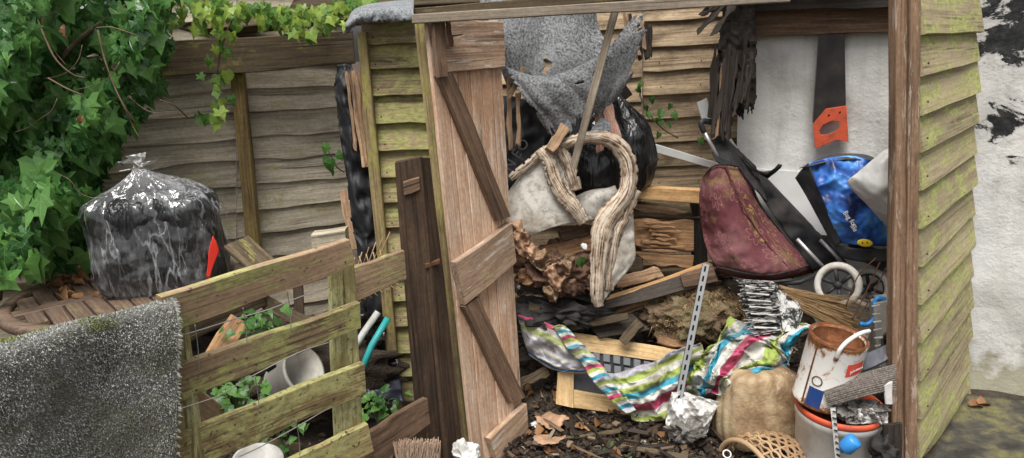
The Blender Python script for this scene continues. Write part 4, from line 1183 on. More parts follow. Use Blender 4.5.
# ------------------------------------------------------------------ leaves
IVY = [(0, 0.04), (0.20, -0.16), (0.43, -0.12), (0.36, 0.12), (0.58, 0.38), (0.28, 0.46), (0.15, 0.72), (0.0, 1.0)]
HEART = [(0, 0.04), (0.18, -0.08), (0.38, 0.04), (0.44, 0.28), (0.32, 0.58), (0.14, 0.82), (0.05, 0.93), (0.0, 1.0)]
DEAD = [(0, 0.0), (0.16, 0.1), (0.28, 0.3), (0.33, 0.5), (0.24, 0.72), (0.12, 0.88), (0.05, 0.95), (0.0, 1.0)]
def leaf_geo(shape, fold=0.25, droop=0.3, rng=random, curl=0.0):
    out = list(shape) + [(-x, y) for x, y in reversed(shape[1:-1])]
    pts = [(0, 0.32), (0, 0.66)] + out
    jit = [(rng.uniform(-0.09, 0.09), rng.uniform(-0.08, 0.08)) for _ in pts]
    vs, uv = [], []
    for i, (x, y) in enumerate(pts):
        jx, jy = (0, 0) if x == 0 else jit[i]
        z = fold * abs(x) - droop * y * y + curl * (x * x) * 2 + rng.uniform(-0.02, 0.02)
        vs.append(V((x + jx, y + jy, z))); uv.append((x, y))
    n = len(out); h = n // 2
    fs = []
    for i in range(n):
        a, b = 2 + i, 2 + (i + 1) % n
        ym = (pts[a][1] + pts[b][1]) / 2
        hub = 1 if ym > 0.55 else 0
        fs.append((hub, b, a))
    # close the gap along the midrib between the two hubs
    for i in range(n):
        a, b = 2 + i, 2 + (i + 1) % n
        ha = 1 if (pts[a][1] + pts[b][1]) / 2 > 0.55 else 0
        c = 2 + (i + 2) % n
        hb = 1 if (pts[b][1] + pts[c][1]) / 2 > 0.55 else 0
        if ha != hb: fs.append((ha, hb, b))
    return vs, fs, uv
lrng = random.Random(11)
LEAFM = {}
def leafset(key, shape, mat, k=12, **kw):
    L = []
    for i in range(k):
        g = leaf_geo(shape, lrng.uniform(-0.1, 0.5) * kw.get('f', 1), lrng.uniform(0.0, 0.7), lrng, kw.get('curl', 0))
        me = mkmesh('leaf', g[0], g[1], g[2], False, mat)
        L.append((g, me))
    LEAFM[key] = L
leafset('ivy', IVY, M['ivy']); leafset('lime', HEART, M['lime']); leafset('limeivy', IVY, M['lime'])
leafset('dead', DEAD, M['deadleaf'], 6, f=2.2, curl=0.8); leafset('weed', HEART, M['weed'])
def leaf_mx(p, size, tip, nrm, wide=1.0):
    y = V(tip).normalized(); z = V(nrm); z = (z - y * z.dot(y)).normalized(); x = y.cross(z)
    R = Matrix((x * size * wide, y * size, z * size)).transposed().to_4x4()
    return Matrix.Translation(p) @ R
def inpoly(x, y, poly):
    c = False; j = len(poly) - 1
    for i in range(len(poly)):
        xi, yi = poly[i]; xj, yj = poly[j]
        if (yi > y) != (yj > y) and x < (xj - xi) * (y - yi) / (yj - yi) + xi: c = not c
        j = i
    return c
def put_leaf(key, parent, mx, name='leaf'):
    g, me = lrng.choice(LEAFM[key])
    return link(bpy.data.objects.new(name, me), parent, mx)
def stuff_leaf(mb, key, mx):
    g, me = lrng.choice(LEAFM[key])
    mb.add([mx @ v for v in g[0]], g[1], g[2])

ivy = thing('ivy', 'dense dark green ivy hanging over the fence at upper left', 'climbing plant', (U(40, 300, 3.3).x, 3.3, 0))
POLY = [(-80, -60), (168, -60), (172, 20), (170, 60), (160, 95), (140, 118), (118, 132), (122, 160), (100, 168), (92, 205), (88, 250), (70, 266), (30, 262), (-10, 280), (-80, 330)]
cand = []
while len(cand) < 2300:
    x, y = lrng.uniform(-80, 175), lrng.uniform(-60, 330)
    if not inpoly(x, y, POLY): continue
    f = lrng.random()
    bulge = 0.30 * max(0, 1 - max(0, x) / 175) + 0.10 * math.sin(x * 0.05 + y * 0.03) + 0.12 * noise.noise(V((x * 0.02, y * 0.02, 0)))
    front = 3.16 - bulge - (0.15 if y > 180 else 0)
    Y = front + (f ** 1.5) * 0.32
    big = lrng.random()
    s = 0.046 + 0.075 * big ** 2.2 + (0.014 if (x < 90 and y > 90) else 0)
    if x > 110: s *= 0.8
    cand.append((f, x, y, Y, s))
cand.sort(key=lambda c: c[0])
def leaf_dir(droop=1.0):
    tip = V((lrng.uniform(-0.7, 0.7), lrng.uniform(-0.5, 0.0), -1.0 * droop))
    nr = V((lrng.uniform(-0.7, 0.7), -1.0, lrng.uniform(-0.1, 1.1)))
    return tip, nr
mb = MB()
nparts = 0
for (f, x, y, Y, s) in cand:
    tip, nr = leaf_dir()
    mx = leaf_mx(U(x, y, Y), s, tip, nr, lrng.uniform(0.68, 1.15))
    if nparts < 290 and -12 < x < 180 and -12 < y < 275:
        put_leaf('ivy', ivy, mx); nparts += 1
    else: stuff_leaf(mb, 'ivy', mx)
o = mb.build('foliage', M['ivy'], ivy, smooth=False); tag(o, kind='stuff')
for P in ([(28, -5, 2.80), (42, 30, 2.78), (55, 58, 2.76), (72, 74, 2.77), (85, 78, 2.8)], [(48, 78, 2.8), (66, 88, 2.78), (82, 95, 2.78)], [(98, 30, 2.86), (105, 60, 2.85), (117, 92, 2.85), (128, 112, 2.86), (135, 122, 2.88)], [(160, 100, 3.05), (175, 106, 3.1), (188, 118, 3.2)]):
    tubepx('stem', P, 0.003, M['stem'], ivy, n=6, samples=16)
for P in ([(0, 300, 3.2), (20, 150, 3.15), (60, 60, 3.1), (120, 10, 3.15), (165, -20, 3.2)], [(40, 300, 3.25), (60, 180, 3.2), (50, 80, 3.15), (30, -10, 3.15)]):
    tubepx('stem', P, 0.009, M['stem'], ivy, n=7, samples=16)

for i in range(10):
    x, y = lrng.uniform(5, 150), lrng.uniform(5, 180)
    if not inpoly(x, y, POLY): continue
    a = lrng.uniform(-0.6, 2.2)
    P = [(x, y, 2.84)]
    for k in range(4):
        x += math.cos(a) * 14; y += math.sin(a) * 14; a += lrng.uniform(-0.5, 0.5)
        P.append((x, y, 2.84 + lrng.uniform(-0.02, 0.03)))
    tubepx('stem', P, lrng.uniform(0.0012, 0.0024), M['stem'], ivy, n=5, samples=14)
for i in range(6):
    x, y = lrng.uniform(0, 160), lrng.uniform(0, 250)
    if not inpoly(x, y, POLY): continue
    tip, nr = leaf_dir()
    put_leaf('dead', ivy, leaf_mx(U(x, y, 2.84), lrng.uniform(0.03, 0.05), tip, nr))
climb = thing('climber', 'yellow green creeper trailing along the top of the fence rail', 'climbing plant', (U(225, 200, 3.4).x, 3.45, 0))
stems = [[(150, -5, 3.25), (190, 4, 3.3), (232, 12, 3.35), (275, 14, 3.42), (320, 12, 3.5), (360, 6, 3.55)],
         [(238, 8, 3.35), (224, 40, 3.36), (217, 75, 3.38), (219, 105, 3.4), (206, 122, 3.42)],
         [(265, 2, 3.40), (290, 20, 3.42), (318, 28, 3.45), (340, 18, 3.5)],
         [(180, -5, 3.2), (205, 10, 3.25), (215, 28, 3.3)]]
for P in stems: tubepx('stem', P, 0.0035, M['stem'], climb, n=6, samples=20)
for (P, n_, sp) in ((stems[0], 150, 15), (stems[1], 34, 10), (stems[2], 26, 10), (stems[3], 30, 14)):
    C = crv([V(p) for p in P], 60)
    for i in range(n_):
        c = lrng.choice(C)
        x, y, Y = c.x + lrng.gauss(0, sp * 0.8), c.y + abs(lrng.gauss(0, sp * 0.7)) - sp * 0.6, c.z - lrng.uniform(0.0, 0.16)
        tip, nr = leaf_dir()
        put_leaf(lrng.choice(['lime', 'limeivy', 'limeivy']), climb, leaf_mx(U(x, y, Y), lrng.uniform(0.03, 0.062), tip, nr))
sprig = thing('ivy_sprig', 'small green ivy sprig poking through the back boards', 'climbing plant', U(660, 130, 3.45))
for P in ([(678, 138, 3.46), (662, 128, 3.45), (648, 112, 3.44), (640, 96, 3.44)], [(640, 96, 3.44), (640, 86, 3.43)]):
    tubepx('stem', P, 0.0035, M['stem'], sprig, n=6, samples=14)
for (x, y) in ((641, 82), (637, 88), (651, 97), (646, 105), (662, 110), (671, 104), (673, 112), (668, 122), (655, 118), (660, 120), (659, 132), (647, 112), (700, 138)):
    tip, nr = leaf_dir(0.7)
    put_leaf('weed', sprig, leaf_mx(U(x, y, 3.40), lrng.uniform(0.028, 0.045), tip, nr))
sprig2 = thing('ivy_sprig', 'lone ivy shoot growing out beside the black torn membrane', 'climbing plant', U(332, 165, 3.6))
tubepx('stem', [(344, 172, 3.66), (336, 166, 3.6), (328, 150, 3.6)], 0.003, M['stem'], sprig2, n=6, samples=8)
for (x, y, s) in ((327, 144, 0.06), (331, 158, 0.085), (337, 152, 0.05)):
    tip, nr = leaf_dir()
    put_leaf('weed', sprig2, leaf_mx(U(x, y, 3.56), s, tip, nr))

# dead leaves on the table
for i in range(60):
    x, y = lrng.gauss(56, 26), lrng.gauss(276, 9)
    if i < 3: x, y = ((70, 262), (78, 266), (62, 268))[i]
    p = G(x, y, TZ + 0.012)
    if (p - tc_).length > TR - 0.02: continue
    a = lrng.uniform(0, 6.28)
    o = put_leaf('dead', None, leaf_mx(p, lrng.uniform(0.04, 0.075), (math.cos(a), math.sin(a), lrng.uniform(-0.1, 0.2)), (lrng.uniform(-0.3, 0.3), lrng.uniform(-0.3, 0.3), 1)), 'fallen_leaf')
    tag(o, 'curled brown dead leaf lying on the slatted garden table', 'leaf', 'dead leaves on the garden table')

# ------------------------------------------------------------------ behind the pallet fence
o = slabpx('plank', [(170, 318, 2.35), (262, 286, 2.7), (266, 306, 2.7), (174, 350, 2.35)], 0.03, M['oldrail'], None, n=6); tag(o, 'rough mossy plank lying behind the top rail of the pallet fence', 'plank')
o = barpx('plank', (200, 380, 2.2), (240, 318, 2.45), 0.07, 0.025, M['logwood'], None, n=6); tag(o, 'short reddish split plank leaning behind the sagging wire', 'plank')
o = barpx('plank', (188, 398, 2.0), (226, 424, 2.12), 0.075, 0.025, M['palletbrown'], None, n=4); tag(o, 'short orange brown plank between the second and third fence rails', 'plank')
o = slabpx('wooden_block', [(311, 235, 2.62), (345, 230, 2.62), (347, 262, 2.62), (313, 268, 2.62)], 0.06, M['fence'], None, n=3); tag(o, 'grey weathered wooden block end standing behind the pallet fence', 'wood block')
o = barpx('plank', (236, 240, 2.75), (262, 264, 2.62), 0.10, 0.02, M['oldrail'], None, nrm=(0, -0.3, 1), n=3); tag(o, 'grey flat board end lying to the right of the tied bag', 'plank')
o = lump('mould_heap', U(255, 372, 2.95), (0.62, 0.22, 0.24), M['soil'], None, sub=5, amp=0.18, freq=9, seed=41.0); tag(o, 'dark heap of leaf mould behind the pallet fence', 'heap')
for i, (a, b, w3, lab) in enumerate((((262, 300, 2.72), (318, 330, 2.66), 0.05, 'dark plank crossing behind the upper wire near the mossy upright'), ((296, 262, 2.78), (300, 330, 2.70), 0.04, 'dark upright stake between the wires behind the fence'), ((300, 340, 2.6), (330, 326, 2.6), 0.04, 'pale short plank beside the mossy upright behind the fence'), ((210, 440, 2.2), (300, 452, 2.3), 0.06, 'rotten plank low behind the bottom fence rail'))):
    o = barpx('plank', a, b, w3, 0.02, [M['oldrail'], M['darkpost'], M['fence'], M['oldrail']][i], None, n=5, wav=0.005); tag(o, lab, 'plank')
# pale plastic tub
tb = G(283, 386, 0.0); tb = U(276, 384, 2.6)
pot = thing('plastic_tub', 'pale grey slotted plastic tub tipped over behind the fence rails', 'tub', tb)
vs, fs = lathe_geo([(0.0, 0.0), (0.055, 0.0), (0.062, 0.01), (0.085, 0.15), (0.092, 0.155), (0.092, 0.165), (0.082, 0.165), (0.06, 0.02), (0.0, 0.015)], 36)
R_ = euler(0, 62, -25)
obj('body', place(vs, tb, R_), fs, M['greyplastic'], pot)
for i in range(6):
    a = 2.6 + i * 0.22
    zz = 0.06
    pts = [tb + R_ @ V(((0.066 + z * 0.15) * math.cos(a + z), (0.066 + z * 0.15) * math.sin(a + z), z)) for z in (0.04, 0.07, 0.10)]
    tube('slot', pts, 0.004, M['hole'], pot, n=6)
p_ = tubepx('pipe', [(361, 372, 2.68), (372, 345, 2.72), (388, 318, 2.76)], 0.013, M['teal'], None, n=12); tag(p_, 'teal plastic pipe leaning behind the mossy upright', 'pipe')
p_ = tubepx('pipe', [(352, 352, 2.70), (364, 332, 2.74), (378, 312, 2.78)], 0.013, M['whiteplastic'], None, n=12); tag(p_, 'white plastic pipe leaning beside the teal pipe', 'pipe')
o = loft('plastic_sheet', [[(352, 352, 2.95), (378, 352, 2.95), (396, 350, 2.95)], [(356, 376, 2.88), (378, 380, 2.85), (400, 378, 2.88)], [(358, 396, 2.80), (378, 400, 2.78), (404, 402, 2.82)]], 24, 24, M['slatesheet'], None, 0.003, 0.03, 8, 4.0); tag(o, 'dark slate plastic sheet behind the fence under the teal pipe', 'plastic sheet')
o = lump('rubbish_bag', U(350, 330, 2.95), (0.13, 0.1, 0.12), M['binbag'], None, amp=0.3, freq=9, seed=4.0); tag(o, 'crumpled black plastic behind the short fence rail', 'rubbish bag')
o = lump('flower_pot', U(232, 470, 2.02), (0.10, 0.10, 0.05), M['whiteplastic'], None, amp=0.08, freq=9, seed=4.0)
bpy.data.objects.remove(o); 
fp = U(258, 462, 1.98)
vs, fs = lathe_geo([(0.0, -0.1), (0.05, -0.1), (0.066, 0.0), (0.072, 0.002), (0.072, 0.012), (0.064, 0.012), (0.05, -0.08), (0, -0.08)], 30)
o = obj('flower_pot', place(vs, fp, euler(8, 10, 0)), fs, M['whiteplastic']); tag(o, 'white flower pot rim peeping over the bottom edge behind the fence', 'flower pot')
# weeds behind the fence
for (label, cx, cy, Y, n_) in (('small green weed behind the top fence gap', 255, 330, 2.35, 26), ('green weed clump between second and third rails', 240, 398, 2.15, 34), ('green weed beside the white pot below the third rail', 285, 430, 2.2, 26), ('low green weeds under the dark slate sheet', 378, 408, 2.62, 30)):
    base = U(cx, cy, Y)
    wd2 = thing('weed', label, 'weed', V((base.x, base.y, base.z - 0.1)))
    for i in range(5):
        e = base + V((lrng.uniform(-0.08, 0.08), lrng.uniform(-0.05, 0.05), lrng.uniform(-0.01, 0.05)))
        tube('stem', [V((base.x, base.y, base.z - 0.1)), (base + e) / 2 + V((0, 0, 0.01)), e], 0.002, M['weed'], wd2, n=5, samples=8)
    for i in range(n_):
        p = base + V((lrng.gauss(0, 0.05), lrng.gauss(0, 0.04), lrng.gauss(0.01, 0.03)))
        put_leaf('weed', wd2, leaf_mx(p, lrng.uniform(0.022, 0.045), (lrng.uniform(-1, 1), lrng.uniform(-1, 0.2), lrng.uniform(-0.5, 0.3)), (lrng.uniform(-0.5, 0.5), -0.5, 1)))
# torn membrane and splintered boards between fence and shed
o = loft('torn_membrane', [[(336, 66, 3.12), (344, 64, 3.10), (352, 66, 3.10)], [(334, 90, 3.10), (343, 88, 3.06), (354, 90, 3.08)], [(338, 130, 3.10), (348, 128, 3.05), (360, 130, 3.08)], [(345, 175, 3.08), (356, 172, 3.04), (370, 176, 3.06)], [(350, 225, 3.06), (364, 224, 3.02), (378, 226, 3.04)], [(356, 250, 3.06), (368, 254, 3.02), (382, 256, 3.04)], [(362, 330, 3.06), (374, 330, 3.02), (390, 330, 3.04)]], 24, 70, M['blacksheet'], None, 0.004, 0.03, 12, 6.0,
         cut=lambda u, v: u < 0.06 + 0.08 * noise.noise(V((v * 14, 3, 0))))
tag(o, 'black torn membrane strip hanging between the fence and shed', 'membrane')
for i, (x0, y0, x1, y1, wd3, lab) in enumerate(((352, 68, 366, 168, 0.03, 'splintered grey board beside the membrane, leftmost'), (360, 70, 374, 178, 0.035, 'splintered brown board next to the mossy shed corner'), (347, 72, 356, 150, 0.014, 'thin pale splinter hanging in front of the black membrane'))):
    o = barpx('splintered_board', (x0, y0, 3.0 + i * 0.01), (x1, y1, 2.98 + i * 0.01), wd3, 0.012, M['splinter'], None, n=8, wav=0.006, rag=0.03); tag(o, lab, 'board')
o = slabpx('board', [(340, 190, 3.3), (352, 188, 3.3), (362, 250, 3.25), (346, 250, 3.25)], 0.02, M['splinter'], None, n=5, wav=0.01, rag=0.02); tag(o, 'ragged brown board end below the grey fence by the membrane', 'board')

# ------------------------------------------------------------------ inside the shed: back, top
# scorched sheet with lettering behind the door
o = loft('compost_bag', [[(500, 95, 3.22), (525, 100, 3.22), (555, 120, 3.26)], [(498, 150, 3.15), (522, 145, 3.13), (550, 150, 3.18)], [(498, 215, 3.12), (525, 205, 3.10), (556, 200, 3.15)]], 30, 30, M['blacksheet'], None, 0.004, 0.03, 9, 2.0)
tag(o, 'black plastic compost bag with grey lettering squeezed behind the door', 'bag')
for ch, (x, y) in zip('OEN', ((523, 145), (517, 154), (510, 165))):
    p = U(x, y, 3.06)
    ax = (U(x + 6, y - 9, 3.06) - p)
    text_mesh('lettering', ch, 0.058, M['greyink'], o, frame(p, ax.normalized(), CAMLOC - p))
# splintered bits next to the door's free edge
for i, (x0, y0, x1, y1, lab) in enumerate(((508, 70, 511, 150, 'orange splinter hanging beside the free edge of the door, longest'), (518, 92, 519, 146, 'thin pale splinter hanging below the felt near the door'), (524, 66, 508, 100, 'charred brown splinter sticking out under the torn felt'), (505, 45, 500, 62, 'short rusty brown splinter at the door top'))):
    o = barpx('splinter', (x0, y0, 3.02 - 0.01 * i), (x1, y1, 3.0 - 0.01 * i), 0.018, 0.008, M['splinter'], None, n=6, wav=0.006, rag=0.015); tag(o, lab, 'splinter')
# charred fringe above the shelf
fr = thing('charred_curtain', 'black charred splintered sheet hanging over the white wall', 'charred sheet', U(735, 110, 3.2))
o = loft('sheet', [[(722, 4, 3.22), (738, 2, 3.2), (757, 4, 3.22)], [(716, 50, 3.20), (736, 50, 3.16), (758, 50, 3.2)], [(712, 90, 3.18), (736, 90, 3.14), (758, 88, 3.18)], [(716, 130, 3.18), (738, 132, 3.15), (757, 122, 3.18)]], 50, 60, M['charwood'], fr, 0.006, 0.03, 10, 3.0, fine=0.012,
         cut=lambda u, v: v > 0.84 + 0.25 * noise.noise(V((u * 12, 2, 0))) + 0.1 * noise.noise(V((u * 40, 2, 0))) or u < 0.05 + 0.12 * noise.noise(V((v * 9, 3, 0))) or u > 0.96 + 0.05 * noise.noise(V((v * 13, 3, 0))))
for i in range(22):
    x = 710 + i * 1.75 + ru(-1, 1); y0 = ru(30, 80); y1 = ru(112, 142) if i < 12 else ru(100, 118)
    barpx('strip', (x + ru(4, 9), y0, 3.14), (x, y1, 3.12 + ru(-0.02, 0.02)), ru(0.008, 0.022), 0.005, (M['splinter'] if i in (3, 8) else M['charwood']), fr, n=6, wav=0.006, rag=0.02)
for i, (x0, y0, x1, y1) in enumerate(((726, 2, 696, 34), (734, 4, 712, 36), (722, 1, 702, 16))):
    barpx('strip', (x0, y0, 3.05), (x1, y1, 3.0), 0.02, 0.006, M['charwood'], fr, n=8, wav=0.008, rag=0.03)
# splinters under the felt's right tip
fs2 = thing('felt_splinters', 'grey splintered timber end beside the right tip of the felt', 'timber', U(636, 50, 3.2))
for i in range(7):
    barpx('strip', (625 + i * 4, 12 + i * 2, 3.16), (632 + i * 3, 58 + ru(-14, 6), 3.14 + i * 0.004), 0.022, 0.008, random.choice([M['splinter'], M['batten'], M['charwood']]), fs2, n=5, wav=0.006, rag=0.02)

# black bin bag behind the cream shell
bb = U(606, 190, 3.24)
b_ = thing('bin_bag', 'shiny black bin bag slumped behind the mouldy cream shell', 'bag', bb)
mpp = (U(607, 150, 3.24) - U(606, 150, 3.24)).length
vs, fs, uv = sack_geo([(-0.02, 0.10), (0.02, 46 * mpp), (0.16, 47 * mpp), (0.28, 34 * mpp), (0.37, 16 * mpp), (0.42, 5 * mpp)], 1.0, 0.8, 90, 60, 2.2, lambda a, t: 0.012 * math.sin(a * 11 + 2 * math.sin(a * 2)) * t, 0.012, 5, 17.0, lean=(0.03, 0), cre=0.06, cfreq=8, cstretch=0.6)
obj('body', place(vs, bb), fs, M['binbag'], b_)

# saw hanging on the wall
saw = thing('hand_saw', 'black bladed hand saw with orange handle hanging on the white wall', 'saw', wallpt(830, 145, 0.05))
bl = [wallpt(x, y, 0.045) for x, y in ((822, -6), (844, -6), (846, 112), (813, 124))]
slab('blade', *bl, 0.002, M['sawblade'], saw, n=8, wav=0, warp=0, ch=0.0003)
hp = [(814, 123), (826, 109), (846, 106), (848, 141), (842, 140), (836, 139), (828, 143), (818, 147), (815, 147)]
hole = [(819, 130), (823, 124), (832, 120), (839, 121), (840, 127), (836, 131), (827, 135), (820, 135)]
def plate(name, outer, inner, off, t, mat, parent):
    cu = bpy.data.curves.new(name, 'CURVE'); cu.dimensions = '2D'; cu.fill_mode = 'BOTH'; cu.extrude = t / 2; cu.bevel_depth = t * 0.07; cu.bevel_resolution = 2
    o_ = wallpt(*outer[0], off)
    ex = wd_; ez = V((0, 0, 1)); ny = V((wd_.y, -wd_.x, 0))
    for loop in (outer, inner):
        if not loop: continue
        sp = cu.splines.new('POLY'); sp.points.add(len(loop) - 1); sp.use_cyclic_u = True
        for k, p in enumerate(loop):
            d = wallpt(*p, off) - o_
            sp.points[k].co = (d.dot(ex), d.dot(ez), 0, 1)
    tmp = bpy.data.objects.new(name, cu); COL.objects.link(tmp)
    me = bpy.data.meshes.new_from_object(tmp.evaluated_get(bpy.context.evaluated_depsgraph_get()))
    COL.objects.unlink(tmp); bpy.data.objects.remove(tmp)
    me.materials.clear(); me.materials.append(mat)
    R = Matrix((ex, ez, ex.cross(ez))).transposed().to_4x4()
    return link(bpy.data.objects.new(name, me), parent, Matrix.Translation(o_) @ R)
plate('handle', hp, hole, 0.048, 0.022, M['orange'], saw)
for (x, y) in ((829, 115), (840, 112)):
    vs, fs = lump_geo(wallpt(x, y, 0.061), (0.005, 0.003, 0.005), 2, 0.0); obj('rivet', vs, fs, M['darkmetal'], saw)
tm = MB()
ta, tb2 = wallpt(822, -6, 0.045), wallpt(813.2, 122, 0.045)
for i in range(60):
    a, b = ta.lerp(tb2, i / 60), ta.lerp(tb2, (i + 1) / 60)
    tipp = (a + b) / 2 - wd_ * 0.006
    tm.add([a, b, tipp, a - V((0, -0.0015, 0)), b - V((0, -0.0015, 0))], [(0, 1, 2), (3, 2, 4), (0, 2, 3), (1, 4, 2)])
tm.build('teeth', M['darkmetal'], saw, smooth=False)

# ------------------------------------------------------------------ shelf timbers at the back
o = slabpx('plank', [(634, 187, 3.18), (702, 190, 3.18), (702, 204, 3.18), (634, 199, 3.18)], 0.05, M['lightwood'], None, n=5, wav=0.001); tag(o, 'clean pale timber offcut left of the maroon trolley', 'timber')
o = slabpx('trim_strip', [(646, 141, 3.30), (718, 163, 3.30), (717, 170, 3.30), (646, 150, 3.30)], 0.012, M['whitestrip'], None, n=4, wav=0); tag(o, 'white plastic trim strip slanting across the back boards', 'trim')
o = slabpx('trim_strip', [(697, 103, 3.25), (707, 98, 3.25), (712, 118, 3.25), (703, 124, 3.25)], 0.006, M['whitestrip'], None, n=2, wav=0); tag(o, 'small white plastic scrap above the trolley handle', 'plastic scrap')
LG = thing('rotten_log', 'rotten reddish timber baulk lying under the pale offcut', 'timber', U(665, 245, 3.25))
slabpx('baulk', [(632, 219, 3.22), (694, 221, 3.22), (694, 252, 3.20), (636, 248, 3.20)], 0.10, M['logwood'], LG, n=8, wav=0.01, ch=0.008, warp=0.008)
slabpx('baulk', [(634, 252, 3.18), (694, 256, 3.18), (692, 270, 3.17), (650, 264, 3.17)], 0.06, M['logwood'], LG, n=8, wav=0.008, ch=0.006)
for i in range(9):
    barpx('splinter', (636 + ru(0, 16), 222 + i * 4, 3.19), (676 + ru(-10, 16), 224 + i * 4, 3.185), 0.012, 0.01, M['logwood'], LG, n=6, wav=0.006, rag=0.02)
o = slabpx('timber_post', [(692, 200, 3.26), (706, 200, 3.26), (708, 268, 3.22), (694, 270, 3.22)], 0.05, M['charwood'], None, n=5); tag(o, 'dark upright timber behind the maroon trolley bag', 'timber')
o = slabpx('shelf_board', [(618, 200, 3.30), (700, 206, 3.30), (700, 218, 3.24), (622, 216, 3.24)], 0.02, M['oldrail'], None, n=8, wav=0.006, face=V((0, -0.3, 1))); tag(o, 'dirty dark shelf board under the pale timber offcut', 'board')
jo = thing('joist', 'dark joist with pale planed top edge resting on the mossy matting', 'timber', U(660, 300, 3.0))
slabpx('beam', [(608, 300, 2.98), (712, 264, 3.02), (719, 282, 3.0), (598, 312, 2.95)], 0.045, M['joist'], jo, n=6)
slabpx('top_face', [(612, 295, 3.06), (706, 262, 3.09), (713, 264, 3.02), (606, 300, 2.98)], 0.006, M['lightwood'], jo, n=6, face=V((0, -0.3, 1)))
slabpx('patch', [(680, 274, 2.99), (712, 264, 3.005), (718, 282, 2.99), (684, 288, 2.975)], 0.006, M['doorbrace'], jo, n=2)

# ------------------------------------------------------------------ mouldy cream shell (old padded seat) with a thick curled rim
shell = thing('padded_seat', 'mouldy cream padded seat shell with thick peeling curled rim', 'seat', U(575, 290, 3.0))
loft('back_pad', [[(498, 206, 3.0), (520, 176, 3.0), (545, 150, 2.98), (560, 142, 2.98)], [(500, 222, 2.97), (525, 200, 2.95), (552, 185, 2.95), (570, 180, 2.96)], [(506, 238, 2.95), (535, 225, 2.92), (562, 212, 2.92), (580, 206, 2.95)], [(512, 246, 2.95), (540, 232, 2.92), (566, 224, 2.92), (584, 222, 2.95)]], 30, 30, M['vinyl'], shell, 0.012, 0.008, 8, 1.0)
loft('seat_pad', [[(574, 222, 2.98), (596, 218, 2.98), (618, 200, 3.0)], [(572, 208, 2.99), (594, 198, 2.98), (616, 188, 3.0)], [(572, 200, 3.05), (592, 192, 3.03), (615, 190, 3.06)]], 24, 24, M['vinyl'], shell, 0.01, 0.01, 10, 5.0)
def rag_rim(P, rad, n, sec=16, flat=0.75, sd=0.0):
    pts = crv([U(*p) for p in P], n)
    r = [rad[min(int(i / (n - 1) * (len(rad) - 1)), len(rad) - 2)] for i in range(n)] if isinstance(rad, list) else [rad] * n
    r = [x * (1 + 0.35 * noise.noise(V((i * 0.16, sd, 0)))) for i, x in enumerate(r)]
    vs, fs = tube_geo(pts, r, sec)
    out = []
    for k, v in enumerate(vs):
        c_ = pts[k // sec]; d = v - c_
        w_dir = (CAMLOC - c_).normalized()
        d = d - w_dir * d.dot(w_dir) * (1 - flat)
        h = 1 + 0.22 * noise.noise(v * 26 + V((sd, 0, 0))) + 0.14 * noise.noise(v * 80)
        out.append(c_ + d * h)
    return obj('rim', out, fs, M['rim'], shell)
def band(P, wpx, bulge, sd, n=90, m=12):
    C = crv([V(p) for p in P], n)
    W_ = crv([V((w_, 0, 0)) for w_ in wpx], n)
    rows = []
    for i in range(n):
        t = C[min(i + 1, n - 1)] - C[max(i - 1, 0)]
        nx_, ny_ = -t.y, t.x
        L_ = math.hypot(nx_, ny_) or 1
        nx_, ny_ = nx_ / L_, ny_ / L_
        row = []
        for j in range(m):
            s = -1 + 2 * j / (m - 1)
            ww = W_[i].x * s * (1 + 0.22 * noise.noise(V((i * 0.22, sd, 1 if s > 0 else -1))) * abs(s))
            p = U(C[i].x + nx_ * ww, C[i].y + ny_ * ww, C[i].z - bulge * (1 - s * s))
            p += (CAMLOC - p).normalized() * (0.0025 * noise.noise(p * 30) + 0.0015 * noise.noise(p * 110) - 0.010 * max(0, noise.noise(V((i * 0.05, s * 2.6, sd)))))
            row.append(p)
        rows.append(row)
    vs = [p for r in rows for p in r]
    fs = [(i * m + j, (i + 1) * m + j, (i + 1) * m + j + 1, i * m + j + 1) for i in range(n - 1) for j in range(m - 1)
          if not (j in (0, m - 2) and noise.noise(V((i * 0.31, j * 3.0, sd))) > 0.12)]
    o = obj('rim', vs, fs, M['rimband'], shell, uvs=[(i / n * n / 90, j / (m - 1) + sd) for i in range(n) for j in range(m)])
    solid(o, 0.012)
    return o
band([(540, 150, 2.97), (548, 160, 2.94), (554, 178, 2.93), (563, 194, 2.91), (573, 206, 2.90), (584, 222, 2.91)], [3, 4.5, 5.5, 6, 6, 4], 0.015, 1.0)
band([(556, 144, 2.97), (562, 152, 2.97), (570, 170, 2.97), (576, 190, 2.96)], [4, 4, 5, 4], 0.01, 2.0, 50)
band([(560, 146, 2.98), (580, 139, 2.97), (602, 138, 2.96), (617, 145, 2.96), (627, 160, 2.95), (629, 178, 2.94), (625, 194, 2.92), (614, 209, 2.90), (604, 224, 2.88), (600, 246, 2.87), (598, 270, 2.87), (597, 294, 2.87), (599, 306, 2.88)], [3, 3.5, 4.5, 6, 6.5, 6.5, 6.5, 8, 9, 8, 6, 4.5, 2], 0.022, 3.0, 170, 16)
band([(636, 190, 2.96), (625, 212, 2.93), (615, 232, 2.90), (611, 256, 2.90), (608, 290, 2.90)], [3, 5, 5, 4, 3], 0.015, 4.0, 80)
band([(510, 178, 2.99), (528, 165, 2.98), (545, 151, 2.97), (562, 144, 2.97)], [1.5, 2, 2.5, 2], 0.008, 5.0, 50, 8)
loft('side_flap', [[(622, 212, 2.91), (632, 206, 2.93), (634, 222, 2.95)], [(606, 240, 2.89), (622, 236, 2.90), (635, 244, 2.92)], [(602, 275, 2.88), (616, 268, 2.88), (634, 262, 2.91)], [(600, 305, 2.88), (606, 298, 2.87), (612, 290, 2.89)]], 24, 34, M['vinyl'], shell, 0.006, 0.012, 12, 8.0)
